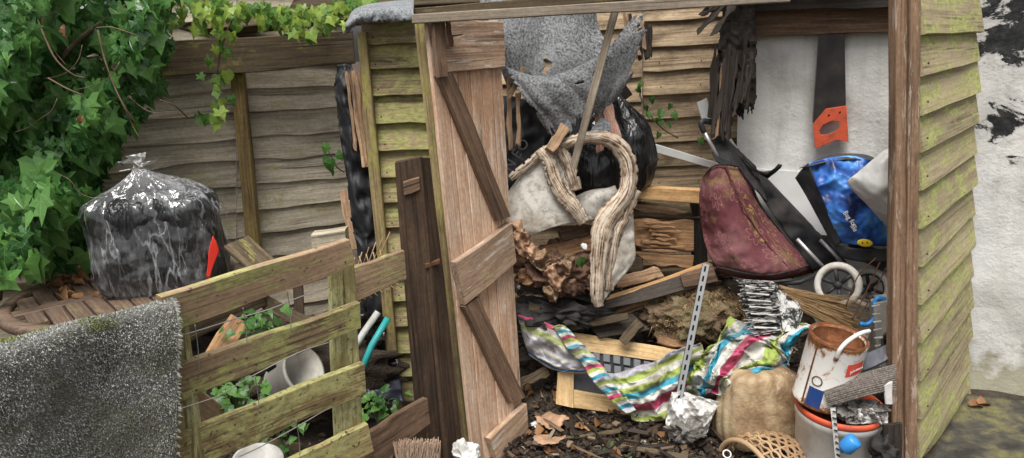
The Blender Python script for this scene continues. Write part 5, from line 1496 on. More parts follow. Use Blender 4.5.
o = barpx('branch_stub', (566, 126, 2.95), (550, 150, 2.90), 0.04, 0.03, M['splinter'], None, n=5, wav=0.004); tag(o, 'short mossy wooden stub poking over the seat rim', 'wood')
o = barpx('split_wood', (605, 100, 3.02), (617, 140, 2.98), 0.042, 0.025, M['redwood'], None, n=6, wav=0.004, rag=0.02); tag(o, 'reddish split wood wedge standing before the black bin bag', 'wood')
o = barpx('split_wood', (598, 108, 3.03), (600, 152, 2.99), 0.03, 0.02, M['redwood'], None, n=6, wav=0.004, rag=0.02); tag(o, 'narrow split wood wedge left of the reddish one', 'wood')
o = loft('grey_hide', [[(592, 128, 3.0), (604, 118, 3.0), (616, 132, 3.0)], [(586, 138, 2.99), (604, 134, 2.98), (622, 142, 2.99)]], 12, 8, M['felttop'], None, 0.006, 0.008, 20, 1.0); tag(o, 'grey furry scrap of felt around the split wood wedges', 'felt scrap')

# rotten stuffing in front of the shell
o = lump('rotten_stuffing', U(556, 268, 3.02), (0.20, 0.13, 0.10), M['rot'], None, sub=5, amp=0.28, freq=11, seed=3.0, rot=euler(0, 12, 0)); tag(o, 'rotten maroon brown stuffing spilling under the cream seat', 'stuffing')
o = lump('charred_lump', U(560, 312, 3.0), (0.24, 0.12, 0.07), M['char'], None, sub=5, amp=0.3, freq=12, seed=6.0); tag(o, 'black burnt lump above the striped cloth by the door', 'debris')
for i, (x, y, s) in enumerate(((520, 240, 0.13), (540, 258, 0.12), (556, 274, 0.14), (566, 262, 0.10), (530, 250, 0.09), (552, 290, 0.10))):
    p = U(x, y, 2.90)
    rows = [[p + V((-s * 0.5, 0.02, s * 0.3)), p + V((0, -0.03, s * 0.42)), p + V((s * 0.45, 0.02, s * 0.3))], [p + V((-s * 0.42, -0.01, 0)), p + V((0, -0.05, 0.01)), p + V((s * 0.4, 0, -0.01))], [p + V((-s * 0.25, 0.0, -s * 0.42)), p + V((0.01, -0.03, -s * 0.5)), p + V((s * 0.25, 0.0, -s * 0.38))]]
    o = loft('peeled_bark', rows, 22, 22, M['splinter'] if i % 2 else M['paper'], None, 0.004, 0.05, 16, i * 3.0, px=False,
             cut=lambda u, v, i=i: (u - 0.5) ** 2 + (v - 0.5) ** 2 > 0.2 + 0.12 * noise.noise(V((math.atan2(v - 0.5, u - 0.5) * 2.2, i, 0))))
    tag(o, ['peeling tan curl nearest the door edge, highest of the curls', 'wide tan curl in the middle of the rotten stuffing', 'large tan curl hanging down below the rotten stuffing', 'tan curl just left of the green leaf', 'small tan curl behind the wide one', 'lowest tan curl hanging over the burnt lump'][i], 'bark')
gl_ = put_leaf('weed', None, leaf_mx(U(579, 258, 2.86), 0.045, (0.5, -0.2, -1), (0.2, -1, 0.5)), 'fallen_leaf'); tag(gl_, 'single bright green leaf on the rotten stuffing', 'leaf')
o = lump('white_scrap', U(584, 247, 2.88), (0.018, 0.015, 0.014), M['bagwhite'], None, sub=3, amp=0.3, freq=30); tag(o, 'tiny white crumpled scrap by the green leaf', 'scrap')

# broken planks in the middle of the heap
for (a, b, w3, mt_, lab) in (
    ((514, 262, 2.97), (604, 240, 3.02), 0.07, 'logwood', 'long rotten reddish plank across the maroon stuffing'),
    ((520, 284, 2.95), (598, 296, 2.95), 0.05, 'charwood', 'charred plank below the tan bark curls'),
    ((528, 306, 2.96), (606, 322, 2.92), 0.035, 'oldrail', 'thin dark lath over the striped cloth hem'),
    ((604, 318, 3.0), (650, 300, 3.02), 0.04, 'logwood', 'broken brown plank between the seat flap and matting'),
    ((616, 282, 3.06), (662, 272, 3.1), 0.05, 'splinter', 'splintered plank under the rotten baulk'),
    ((630, 206, 3.26), (690, 214, 3.26), 0.03, 'splinter', 'pale splintered lath below the pale timber offcut'),
    ((560, 236, 3.03), (592, 228, 3.05), 0.05, 'doorbrace', 'short brown board end under the cream seat pad'),
    ((655, 338, 2.96), (700, 350, 2.93), 0.035, 'logwood', 'reddish lath at the foot of the mossy matting'),
    ((512, 360, 2.98), (552, 342, 3.0), 0.05, 'charwood', 'black plank beneath the striped hem by the door'),
    ((516, 386, 2.92), (548, 370, 2.95), 0.04, 'oldrail', 'dark plank end left of the pale drawer frame')):
    o = barpx('broken_plank', a, b, w3, 0.016, M[mt_], None, n=7, wav=0.007, rag=0.025, nrm=V((0, -1, 0.6))); tag(o, lab, 'plank')
for i, (x, y, s) in enumerate(((514, 226, 0.10), (592, 282, 0.11), (572, 284, 0.12), (526, 276, 0.10))):
    p = U(x, y, 2.93)
    rows = [[p + V((-s * 0.5, 0.02, s * 0.2)), p + V((0, -0.03, s * 0.36)), p + V((s * 0.5, 0.02, s * 0.24))], [p + V((-s * 0.5, -0.01, 0)), p + V((0, -0.04, 0.01)), p + V((s * 0.45, 0, -0.01))], [p + V((-s * 0.3, 0.0, -s * 0.3)), p + V((0.01, -0.02, -s * 0.4)), p + V((s * 0.3, 0.0, -s * 0.3))]]
    o = loft('peeled_bark', rows, 20, 20, M['logwood'] if i % 2 else M['paper'], None, 0.004, 0.03, 16, i * 5.0 + 40, px=False, lat=0.02,
             cut=lambda u, v, i=i: (u - 0.5) ** 2 + (v - 0.5) ** 2 > 0.2 + 0.14 * noise.noise(V((math.atan2(v - 0.5, u - 0.5) * 2.2, i + 9, 0))))
    tag(o, ['brown bark flake tucked under the cream pad beside the door', 'brown bark flake against the lower end of the peeling rim', 'tan bark flake on the charred plank', 'reddish bark flake beside the door below the curls'][i], 'bark')

# ------------------------------------------------------------------ maroon shopping trolley
tr = thing('shopping_trolley', 'maroon flower print shopping trolley lying tipped in the rubbish', 'trolley', U(780, 290, 3.0))
rows = [[(738, 166, 3.10), (724, 164, 3.07), (712, 166, 3.06), (703, 176, 3.08)],
        [(750, 184, 3.08), (734, 186, 3.02), (714, 190, 3.01), (700, 198, 3.06)],
        [(760, 205, 3.10), (748, 215, 2.98), (724, 228, 2.96), (702, 228, 3.05)],
        [(785, 236, 3.06), (768, 245, 2.95), (738, 256, 2.92), (708, 252, 3.0)],
        [(808, 264, 3.04), (790, 270, 2.93), (758, 274, 2.91), (716, 266, 2.99)],
        [(812, 272, 3.10), (792, 277, 3.03), (758, 280, 3.02), (716, 272, 3.08)]]
mar = loft('bag', rows, 50, 60, M['maroon'], tr, 0.004, 0.015, 7, 3.0, fine=0.006, cre=0.045, cfreq=6)
for cu_, r3 in ((0, 0.005), (1, 0.004)):
    tube('piping', [U(*r[cu_]) + V((0, -0.012, 0.0)) for r in rows], r3, M['blackcloth'] if cu_ == 0 else M['maroon'], tr, n=6, samples=40)
tube('piping', [U(*q) + V((0, -0.014, 0.0)) for q in rows[0]], 0.004, M['blackcloth'], tr, n=6, samples=20)
tube('piping', [U(*q) + V((0, -0.014, 0.0)) for q in rows[4]], 0.004, M['blackcloth'], tr, n=6, samples=20)
loft('bag_underside', [[(736, 160, 3.2), (812, 272, 3.1)], [(756, 172, 3.22), (836, 262, 3.12)], [(764, 176, 3.26), (846, 262, 3.16)]], 40, 14, M['blackcloth'], tr, 0.004, 0.02, 9, 5.0)
loft('hood', [[(716, 134, 3.18), (730, 142, 3.18), (756, 166, 3.18)], [(712, 150, 3.14), (734, 160, 3.12), (762, 186, 3.14)], [(716, 160, 3.10), (738, 172, 3.08), (768, 202, 3.10)]], 26, 16, M['blackcloth'], tr, 0.004, 0.02, 12, 2.0)
loft('flap', [[(738, 148, 3.15), (752, 168, 3.14), (768, 178, 3.14)], [(746, 160, 3.12), (762, 172, 3.12), (782, 166, 3.12)], [(752, 170, 3.12), (766, 176, 3.12), (778, 164, 3.12)]], 16, 10, M['blackcloth'], tr, 0.004, 0.02, 20, 2.0)
fr_ = tubepx('handle', [(722, 166, 3.13), (712, 146, 3.13), (703, 130, 3.13)], 0.008, M['alu'], tr, n=10)
tubepx('handle', [(742, 158, 3.2), (732, 143, 3.2), (722, 128, 3.2)], 0.008, M['alu'], tr, n=10)
tubepx('grip', [(704, 132, 3.13), (701, 124, 3.13), (704, 121, 3.14), (716, 124, 3.18), (724, 131, 3.2)], 0.012, M['rubber'], tr, n=10, samples=24)
tubepx('frame_tube', [(797, 239, 3.03), (812, 255, 3.0), (828, 272, 2.98)], 0.008, M['alu'], tr, n=10)
tubepx('frame_tube', [(820, 240, 3.12), (832, 252, 3.08), (846, 268, 3.05)], 0.008, M['alu'], tr, n=10)
tubepx('axle', [(779, 284, 2.95), (800, 282, 2.95), (822, 272, 2.97)], 0.010, M['rubber'], tr, n=10)
def wheel(cx, cy, Y, rpx, lab):
    c = U(cx, cy, Y); r = (U(cx + rpx, cy, Y) - c).length
    nrm = (CAMLOC - c).normalized() + V((-0.25, 0, 0.0))
    vs, fs = torus_geo(c, r * 0.86, r * 0.16, nrm, 36, 10)
    wh = obj('wheel', vs, fs, M['tyre'], tr)
    nn = nrm.normalized(); a = nn.orthogonal().normalized(); b = nn.cross(a)
    for i in range(6):
        t = math.pi * 2 * i / 6
        d = a * math.cos(t) + b * math.sin(t)
        tube('spoke', [c + d * r * 0.12, c + d * r * 0.8], r * 0.09, M['rubber'], wh, n=6)
    vs, fs = torus_geo(c, r * 0.70, r * 0.07, nrm, 30, 6); obj('rim', vs, fs, M['rubber'], wh)
    vs, fs = lump_geo(c, (r * 0.2, r * 0.2, r * 0.2), 3, 0.0); obj('hub', vs, fs, M['rubber'], wh)
wheel(838, 285, 2.90, 22.5, '')
wheel(869, 288, 3.0, 20, '')

# ------------------------------------------------------------------ blue printed carrier and white bag
cb = thing('carrier_bag', 'black sided shopping bag with blue printed front on the shelf', 'bag', U(845, 245, 3.0))
loft('front', [[(807, 164, 3.02), (835, 158, 3.0), (862, 158, 3.0), (890, 170, 3.0)], [(818, 190, 2.98), (842, 186, 2.94), (868, 186, 2.94), (895, 192, 2.96)], [(828, 215, 2.96), (850, 214, 2.92), (874, 214, 2.92), (896, 215, 2.94)], [(840, 242, 2.96), (856, 245, 2.93), (876, 246, 2.93), (898, 246, 2.94)]], 60, 60, M['blueprint'], cb, 0.003, 0.02, 8, 4.0, cre=0.07, cfreq=9, lat=0.008)
loft('side', [[(795, 178, 3.1), (801, 170, 3.05), (808, 163, 3.01)], [(806, 196, 3.06), (812, 192, 3.02), (819, 190, 2.975)], [(820, 222, 3.03), (824, 218, 3.0), (829, 215, 2.955)], [(832, 244, 3.02), (836, 246, 2.98), (841, 243, 2.955)]], 16, 30, M['darkbag'], cb, 0.003, 0.01, 10, 4.0)
loft('hem', [[(799, 168, 3.06), (830, 155, 3.04), (862, 154, 3.04), (880, 160, 3.05)], [(808, 166, 3.0), (836, 160, 2.985), (862, 160, 2.985), (884, 168, 2.99)]], 40, 6, M['darkbag'], cb, 0.003, 0.008, 12, 4.0)
loft('base', [[(832, 244, 3.0), (860, 249, 2.94), (900, 248, 2.94)], [(842, 258, 2.99), (864, 262, 2.94), (902, 262, 2.94)]], 30, 8, M['darkbag'], cb, 0.003, 0.01, 8, 1.0)
for s, (x, y) in (('Bag for', (850, 219)), ('life', (854, 228))):
    p = U(x, y, 2.885)
    ax = (U(x + 6, y + 8, 2.885) - p)
    text_mesh('lettering', s, 0.027, M['whiteink'], cb, frame(p, ax.normalized(), CAMLOC - p))
c = U(865, 243, 2.90)
vs, fs = torus_geo(c, 0.001, 0.001, CAMLOC - c, 8, 4)
vs, fs = lump_geo(c, (0.032, 0.004, 0.016), 3, 0.0, rot=euler(0, 12, 0)); em = obj('emblem', vs, fs, M['yellow'], cb)
for dx in (-0.012, 0.006):
    vs, fs = lump_geo(c + V((dx, -0.005, 0.003)), (0.003, 0.002, 0.005), 2, 0.0); obj('emblem_dot', vs, fs, M['labelink'], em)
o = loft('white_sack', [[(884, 150, 2.86), (900, 146, 2.84), (915, 148, 2.88)], [(858, 172, 2.86), (884, 165, 2.80), (912, 168, 2.84)], [(848, 184, 2.88), (880, 190, 2.78), (914, 196, 2.82)], [(868, 206, 2.88), (890, 212, 2.80), (916, 218, 2.84)], [(885, 226, 2.90), (900, 228, 2.86), (918, 232, 2.88)]], 30, 40, M['bagwhite'], None, 0.004, 0.015, 7, 2.0, cre=0.05, cfreq=6)
tag(o, 'folded off-white sack leaning against the right corner post', 'sack')
o = loft('grey_board', [[(840, 232, 3.02), (870, 246, 2.98), (902, 262, 2.9)], [(856, 258, 3.05), (880, 270, 3.0), (904, 284, 2.92)]], 16, 8, M['darkbag'], None, 0.006, 0.01, 8, 1.0); tag(o, 'dark grey bent sheet under the blue shopping bag', 'sheet')
# shelf behind
o = slab('wall_shelf', wallpt(742, 168, 0.02), wallpt(905, 176, 0.02), wallpt(905, 240, 0.06), wallpt(752, 232, 0.06), 0.02, M['whitestrip'], None, n=6); tag(o, 'pale sloping panel on the white wall behind the shopping bags', 'panel')

# ------------------------------------------------------------------ broom heads
br = thing('broom', 'black broom head splashed with white paint lying on the striped cloth', 'broom', U(775, 335, 2.82))
def tufts(name, A, B, C, D, nu, nv, r, mat, parent, jit=0.004, taper=0.8):
    """bristles from edge A-B (root) to edge C-D (tip)"""
    m = MB()
    for j in range(nv):
        for i in range(nu):
            u = (i + ru(0, 1)) / nu
            p = A.lerp(B, u) + V((ru(-1, 1), ru(-1, 1), ru(-1, 1))) * jit * 2
            q = C.lerp(D, u) + V((ru(-1, 1), ru(-1, 1), ru(-1, 1))) * jit * 4
            mid = p.lerp(q, 0.5) + V((ru(-1, 1), ru(-1, 1), ru(-1, 1))) * jit
            vs, fs = tube_geo([p, mid, q], [r, r * 0.9, r * taper], 4, True)
            m.add(vs, fs, [((k % 4) * 0.3, 0.5) for k in range(len(vs))])
    o = m.build(name, mat, parent, smooth=False)
    tag(o, kind='stuff')
    return o
slabpx('head', [(772, 284, 2.86), (806, 296, 2.84), (800, 330, 2.78), (782, 332, 2.78)], 0.05, M['splash'], br, n=4, wav=0.006, ch=0.012)
for k in range(7):
    t = k / 6
    x = 743 + t * 8; y = 284 + t * 42
    A = U(772 + t * 10, 285 + t * 42, 2.84 - 0.03 * t); C = U(742 + t * 8, 285 + t * 45, 2.82 - 0.03 * t)
    m = MB()
    for i in range(26):
        j1 = V((ru(-1, 1), ru(-1, 1), ru(-1, 1))) * 0.012
        vs, fs = tube_geo([A + j1, C + j1 * 1.6], [0.0022, 0.0016], 4)
        m.add(vs, fs)
    tag(m.build('bristles', M['splash'], br, smooth=False), kind='stuff')
    barpx('paint_stripe', (745 + t * 9, 286 + t * 41, 2.80 - 0.03 * t), (768 + t * 9, 288 + t * 40, 2.81 - 0.03 * t), 0.006, 0.003, M['whiteplastic'], br, n=3)
st_ = thing('straw_broom', 'brown straw broom with loose fibres beside the trolley wheel', 'broom', U(830, 305, 2.85))
tufts('straw', U(780, 288, 2.86), U(792, 303, 2.84), U(838, 304, 2.83), U(862, 340, 2.78), 60, 8, 0.0016, M['straw'], st_, 0.006)
tufts('straw', U(784, 290, 2.86), U(796, 300, 2.85), U(872, 300, 2.84), U(868, 345, 2.74), 26, 2, 0.0012, M['straw'], st_, 0.006)
o = lump('husk', U(818, 303, 2.86), (0.075, 0.04, 0.032), M['husk'], st_, sub=4, amp=0.2, freq=22, rot=euler(0, 10, 0))
for i, P in enumerate(([(880, 262, 2.80), (866, 292, 2.78), (852, 320, 2.76)], [(886, 268, 2.80), (872, 296, 2.78), (858, 318, 2.76)], [(876, 258, 2.80), (858, 276, 2.79), (846, 306, 2.77)])):
    o = tubepx('wire_prong', P, 0.0025, M['rustmetal'], None, n=6, samples=12); tag(o, ['rusty wire prong across the rear trolley wheel, middle one', 'rusty wire prong nearest the corner post', 'rusty wire prong between the two white wheels'][i], 'wire')
# blue hooked handle, grey box with round hole
o = tubepx('blue_hook', [(898, 306, 2.74), (880, 298, 2.74), (874, 304, 2.74), (876, 316, 2.74), (868, 324, 2.74), (860, 324, 2.74)], 0.009, M['blue'], None, n=10, samples=30); tag(o, 'blue plastic hook handle near the corner post', 'handle')
o = tubepx('rod', [(866, 296, 2.80), (882, 302, 2.78), (902, 312, 2.74)], 0.010, M['darkmetal'], None, n=10); tag(o, 'slate blue rod sloping down to the corner post', 'rod')
gb = thing('speaker_box', 'grey slanted box with a round dark opening behind the corner post', 'box', U(885, 345, 2.7))
slabpx('body', [(874, 304, 2.72), (900, 300, 2.70), (902, 372, 2.68), (878, 366, 2.70)], 0.10, M['greyplastic'], gb, n=3, wav=0, ch=0.006)
c = U(894, 342, 2.675)
vs, fs = torus_geo(c, 0.04, 0.006, CAMLOC - c, 30, 8); obj('ring', vs, fs, M['darkmetal'], gb)
vs, fs = lump_geo(c, (0.038, 0.004, 0.038), 3, 0.0); obj('opening', vs, fs, M['hole'], gb)
for i in range(8): barpx('slat', (872 + i * 0.6, 306 + i * 8, 2.695), (880 + i * 0.6, 305 + i * 8, 2.695), 0.006, 0.004, M['whiteplastic'], gb, n=1)

# ------------------------------------------------------------------ floor of the shed: front heap
# mossy matting lump
o = lump('rotten_matting', U(694, 314, 3.06), (0.22, 0.14, 0.125), M['rock'], None, sub=6, amp=0.22, freq=9, seed=21.0, rot=euler(0, 8, 0)); tag(o, 'mossy brown lump of rotten matting behind the steel bracket', 'matting')
fz = MB()
rng = random.Random(9)
c0 = U(694, 314, 3.06)
for i in range(1500):
    th_, ph = rng.uniform(0, 6.28), rng.uniform(0.1, 2.2)
    d = V((math.cos(th_) * math.sin(ph), -abs(math.sin(th_)) * math.sin(ph), math.cos(ph)))
    p = c0 + V((d.x * 0.22, d.y * 0.14, d.z * 0.125))
    e = V((rng.uniform(-1, 1), rng.uniform(-1, 0.3), rng.uniform(-1, 0.6))) * 0.022
    s = V((rng.uniform(-1, 1), 0, rng.uniform(-1, 1))) * 0.0022
    fz.add([p - s, p + s, p + e], [(0, 1, 2)], [(0.1, 0.5)] * 3)
o = fz.build('fibre', M['straw'], o, smooth=False); tag(o, kind='stuff')
# pale drawer frame with seed tray
df_ = thing('drawer_frame', 'pale wooden drawer frame leaning behind the striped cloth', 'frame', U(620, 405, 2.85))
slabpx('rail', [(570, 332, 2.95), (694, 352, 2.95), (694, 366, 2.93), (572, 350, 2.93)], 0.02, M['palewood'], df_, n=5, wav=0.001)
slabpx('rail', [(558, 372, 2.90), (574, 372, 2.90), (574, 408, 2.87), (556, 404, 2.87)], 0.02, M['palewood'], df_, n=3, wav=0.001)
slabpx('rail', [(574, 390, 2.885), (650, 404, 2.885), (648, 418, 2.87), (574, 408, 2.87)], 0.02, M['palewood'], df_, n=4, wav=0.001)
ty = thing('seed_tray', 'dark slate seed tray with pale square cells inside the drawer frame', 'tray', U(610, 385, 2.88))
slabpx('panel', [(574, 346, 2.945), (660, 361, 2.945), (654, 404, 2.905), (574, 390, 2.905)], 0.012, M['tray'], ty, n=3, wav=0)
for r0 in range(2):
    for i in range(7):
        x = 593 + i * 10.2 + r0 * 1; y = 352 + i * 1.8 + r0 * 10
        Q = [U(x, y, 2.925 - 0.008 * r0), U(x + 7, y + 1.2, 2.925 - 0.008 * r0), U(x + 7, y + 8.4, 2.918 - 0.008 * r0), U(x, y + 7.2, 2.918 - 0.008 * r0)]
        slab('cell', *Q, 0.008, M['traycell'], ty, n=1, wav=0, warp=0, ch=0.003)
o = barpx('plank', (560, 330, 2.93), (628, 316, 2.90), 0.03, 0.015, M['oldrail'], None, n=5, wav=0.004); tag(o, 'thin rotten lath on top of the pale drawer frame', 'lath')
o = slabpx('dark_tile', [(582, 318, 2.98), (632, 314, 2.98), (650, 330, 2.93), (600, 338, 2.93)], 0.015, M['charwood'], None, n=4, face=V((0, -.4, 1))); tag(o, 'black burnt board lying on the drawer frame', 'board')
o = barpx('plank', (640, 322, 2.93), (622, 342, 2.90), 0.04, 0.02, M['oldrail'], None, n=4, wav=0.004); tag(o, 'short greenish lath end leaning on the pale frame', 'lath')

# striped cloth
cl1 = thing('striped_cloth', 'long striped beach cloth strung along the drawer frame to the door', 'cloth', U(600, 370, 2.85))
loft('sheet', [[(518, 316, 2.92), (540, 322, 2.88), (560, 330, 2.86), (572, 336, 2.86)], [(520, 330, 2.92), (542, 340, 2.87), (562, 348, 2.85), (578, 354, 2.85)], [(524, 345, 2.93), (545, 358, 2.88), (565, 364, 2.86), (585, 366, 2.85)], [(528, 356, 2.96), (550, 370, 2.92), (570, 374, 2.90), (590, 374, 2.88)]], 50, 40, M['stripeB'], cl1, 0.003, 0.03, 8, 3.0, lat=0.012, disp=lambda u, v: 0.008 * math.sin(u * 14))
loft('band', [[(552, 328, 2.84), (560, 326, 2.83), (566, 326, 2.84)], [(566, 346, 2.83), (575, 343, 2.82), (583, 344, 2.83)], [(584, 370, 2.81), (593, 366, 2.80), (602, 366, 2.81)], [(602, 392, 2.79), (612, 388, 2.78), (618, 388, 2.79)], [(626, 414, 2.77), (632, 412, 2.77), (636, 410, 2.77)]], 16, 90, M['stripeC'], cl1, 0.003, 0.02, 14, 6.0, lat=0.008)
loft('drape', [[(606, 372, 2.84), (640, 366, 2.84), (672, 352, 2.84), (700, 344, 2.86)], [(612, 384, 2.80), (644, 380, 2.79), (676, 364, 2.80), (702, 352, 2.83)], [(618, 396, 2.79), (646, 394, 2.76), (676, 380, 2.78), (700, 366, 2.82)], [(626, 408, 2.79), (650, 408, 2.76), (676, 396, 2.77), (698, 382, 2.80)], [(634, 418, 2.80), (654, 420, 2.77), (676, 410, 2.78), (694, 396, 2.80)]], 60, 60, M['stripeD'], cl1, 0.003, 0.05, 9, 9.0, lat=0.022, disp=lambda u, v: 0.012 * math.sin(v * 20 + u * 3))
cl2 = thing('striped_cloth', 'crumpled striped beach cloth heaped over the tan soil sack', 'cloth', U(745, 370, 2.7))
loft('heap', [[(734, 318, 2.86), (752, 324, 2.84), (776, 324, 2.82), (806, 320, 2.78), (824, 322, 2.76)], [(708, 338, 2.82), (738, 332, 2.78), (768, 334, 2.76), (786, 336, 2.76), (812, 330, 2.78)], [(696, 356, 2.78), (724, 348, 2.72), (752, 348, 2.70), (776, 350, 2.72), (800, 342, 2.80)], [(688, 372, 2.76), (714, 366, 2.70), (738, 364, 2.66), (770, 364, 2.68), (796, 356, 2.78)], [(684, 392, 2.76), (704, 388, 2.70), (728, 376, 2.66), (748, 370, 2.64), (784, 366, 2.70)], [(690, 410, 2.76), (706, 404, 2.72), (716, 400, 2.70), (724, 396, 2.68), (730, 390, 2.66)]], 80, 80, M['stripeA'], cl2, 0.003, 0.07, 9, 14.0, fine=0.025, lat=0.05, disp=lambda u, v: 0.012 * math.sin(u * 22 + v * 9))

# slotted steel bracket
sb = thing('slotted_bracket', 'slotted steel angle bracket leaning upright against the joist', 'bracket', U(678, 402, 2.72))
A, B = U(706, 264, 2.86), U(678, 402, 2.70)
ax = (B - A)
nrm = (CAMLOC - A)
side = ax.cross(nrm).normalized()
bar('flange', A, B, 0.028, 0.004, M['zinc'], sb, n=2, wav=0, warp=0, ch=0.0008)
bar('flange', A + side * 0.014 + nrm.normalized() * -0.012, B + side * 0.014 - nrm.normalized() * 0.012, 0.024, 0.003, M['darkmetal'], sb, nrm=side, n=2, wav=0, warp=0, ch=0.0008)
for i in range(14):
    t = (i + 0.5) / 14
    p = A.lerp(B, t) + nrm.normalized() * 0.0015
    d = ax.normalized() * 0.011
    bar('slot', p - d, p + d, 0.007, 0.0008, M['hole'], sb, nrm=nrm, n=1, wav=0, warp=0, ch=0.0002)

# tan soil sack
sp = G(756, 452, 0.02); sp.z = 0.012
sp = V((U(757, 440, 2.66).x, 2.66, 0.0))
mp2 = (U(758, 420, 2.66) - U(757, 420, 2.66)).length
Hs = 0.245
sk = thing('soil_sack', 'full tan plastic soil sack slumped in front of the paint tin', 'sack', sp)
vs, fs, uv = sack_geo([(0.0, 30 * mp2), (0.02, 40 * mp2), (0.08, 42 * mp2), (0.19, 39 * mp2), (0.265, 35 * mp2), (0.298, 26 * mp2), (0.308, 6 * mp2)], 1.0, 0.72, 100, 70, 3.4, lambda a, t: 0.003 * math.sin(a * 13 + t * 6), 0.004, 5, 4.0, cre=0.024, cfreq=13, cstretch=0.7)
obj('body', place(vs, sp, euler(-4, 5, 10)), fs, M['bagtan'], sk)
# white dirty bag in front of the bracket
wb = thing('plastic_bag', 'torn whitish plastic bag with grey sludge beside the soil sack', 'bag', U(690, 440, 2.64))
loft('film', [[(672, 392, 2.74), (684, 392, 2.70), (700, 397, 2.68), (721, 402, 2.68)], [(668, 406, 2.68), (684, 404, 2.62), (702, 408, 2.60), (716, 410, 2.64)], [(666, 424, 2.66), (682, 422, 2.59), (700, 420, 2.58), (710, 424, 2.62)], [(670, 442, 2.66), (684, 444, 2.60), (696, 440, 2.60), (706, 436, 2.64)]], 44, 44, M['bagwhite'], wb, 0.002, 0.05, 12, 3.0, fine=0.02)
lump('sludge', U(686, 430, 2.60), (0.075, 0.035, 0.045), M['fuzz'], wb, sub=5, amp=0.35, freq=18, seed=3.0)

# wicker basket, tipped
wk = thing('wicker_basket', 'broken wicker basket tipped on its side at the bottom edge', 'basket', U(772, 470, 2.45))
c = V((U(748, 462, 2.42).x, 2.42, -0.012))
zx_ = V((0.86, 0.42, 0.03)).normalized(); xx_ = zx_.cross(V((0, 0, 1))).normalized(); yx_ = zx_.cross(xx_)
R_ = Matrix((xx_, yx_, zx_)).transposed()
bw, bh = 0.15, 0.25
def bpt(a, z):
    r = bw * math.sqrt(max(0.02, 1 - (z / bh) ** 3.0)) ** 0.9
    return c + R_ @ V((r * math.cos(a), r * math.sin(a), z))
mb = MB()
for k in range(19):
    z = bh * math.sin(k / 18 * math.pi / 2) * 0.995
    nn_ = 72
    pts = [bpt(2 * math.pi * i / nn_, z) + (bpt(2 * math.pi * i / nn_, z) - c).normalized() * (0.004 if (i // 2 + k) % 2 else -0.003) for i in range(nn_ + 1)]
    vs, fs = tube_geo(pts, 0.0055, 5, False); mb.add(vs, fs, [(0.1, 0.5)] * len(vs))
mb.build('weave', M['wicker'], wk)
for i in range(22):
    a = 2 * math.pi * i / 22
    tube('stake', [bpt(a, bh * math.sin(q / 8 * math.pi / 2)) for q in range(9)], 0.0045, M['wicker'], wk, n=5)
tube('rim', [bpt(2 * math.pi * i / 40, 0.0) for i in range(41)], 0.010, M['wicker'], wk, n=8)
vs, fs = torus_geo(G(727, 454, 0.07), 0.014, 0.003, (0, -1, 1), 20, 6)
o = obj('metal_ring', vs, fs, M['whiteplastic']); tag(o, 'small white ring on the soil beside the wicker basket', 'ring')

# white bucket with orange rim
BYk = 2.46
rimc = U(840, 404, BYk)
mpb = (U(841, 400, BYk) - U(840, 400, BYk)).length
rb = 42 * mpb
bk = thing('bucket', 'white plastic bucket with orange rim carrying the rusty paint tin', 'bucket', V((rimc.x, rimc.y, rimc.z - 0.27)))
vs, fs = lathe_geo([(0, -0.27), (rb * 0.80, -0.27), (rb * 0.82, -0.262), (rb * 0.96, -0.045), (rb * 0.99, -0.042), (rb * 0.99, -0.02)], 48)
obj('body', place(vs, rimc, euler(4, 3, 0)), fs, M['bucketwhite'], bk)
vs, fs = lathe_geo([(rb * 0.99, -0.019), (rb * 1.02, -0.012), (rb * 1.02, 0.0), (rb * 0.98, 0.006), (rb * 0.94, 0.0), (rb * 0.93, -0.02)], 48)
obj('rim', place(vs, rimc, euler(4, 3, 0)), fs, M['orange'], bk)
vs, fs = lathe_geo([(0, -0.028), (rb * 0.5, -0.026), (rb * 0.93, -0.02)], 40)
obj('content', place(vs, rimc, euler(4, 3, 0)), fs, M['rust'], bk)
# paint tin
tinr = 27.5 * mpb
Rt = euler(6, 9, 0)
tb_ = U(823, 399, BYk - 0.02) + V((0, 0.02, -0.012))
Ht = 0.255
tin = thing('paint_tin', 'rusty white paint tin with red label standing on the bucket', 'paint tin', tb_)
def tp(a, z, r=None): return tb_ + Rt @ V(((r or tinr) * math.cos(a), (r or tinr) * math.sin(a), z))
vs, fs = lathe_geo([(0, 0), (tinr * 0.97, 0), (tinr, 0.004), (tinr, 0.01), (tinr * 0.985, 0.014), (tinr * 0.985, Ht - 0.014), (tinr, Ht - 0.01), (tinr * 1.01, Ht), (tinr * 0.98, Ht + 0.003), (tinr * 0.90, Ht + 0.001), (tinr * 0.88, Ht - 0.008)], 56)
obj('body', place(vs, tb_, Rt), fs, M['tin'], tin, origin=tb_ + Rt @ V((0, 0, Ht / 2)))
vs, fs = lathe_geo([(tinr * 0.88, Ht - 0.008), (tinr * 0.86, Ht - 0.05), (0, Ht - 0.055)], 48)
obj('inside', place(vs, tb_, Rt), fs, M['rust'], tin)
vs, fs = lathe_geo([(tinr * 0.90, Ht + 0.002), (tinr * 0.96, Ht + 0.006), (tinr * 1.01, Ht + 0.002)], 48)
obj('lip', place(vs, tb_, Rt), fs, M['rust'], tin)
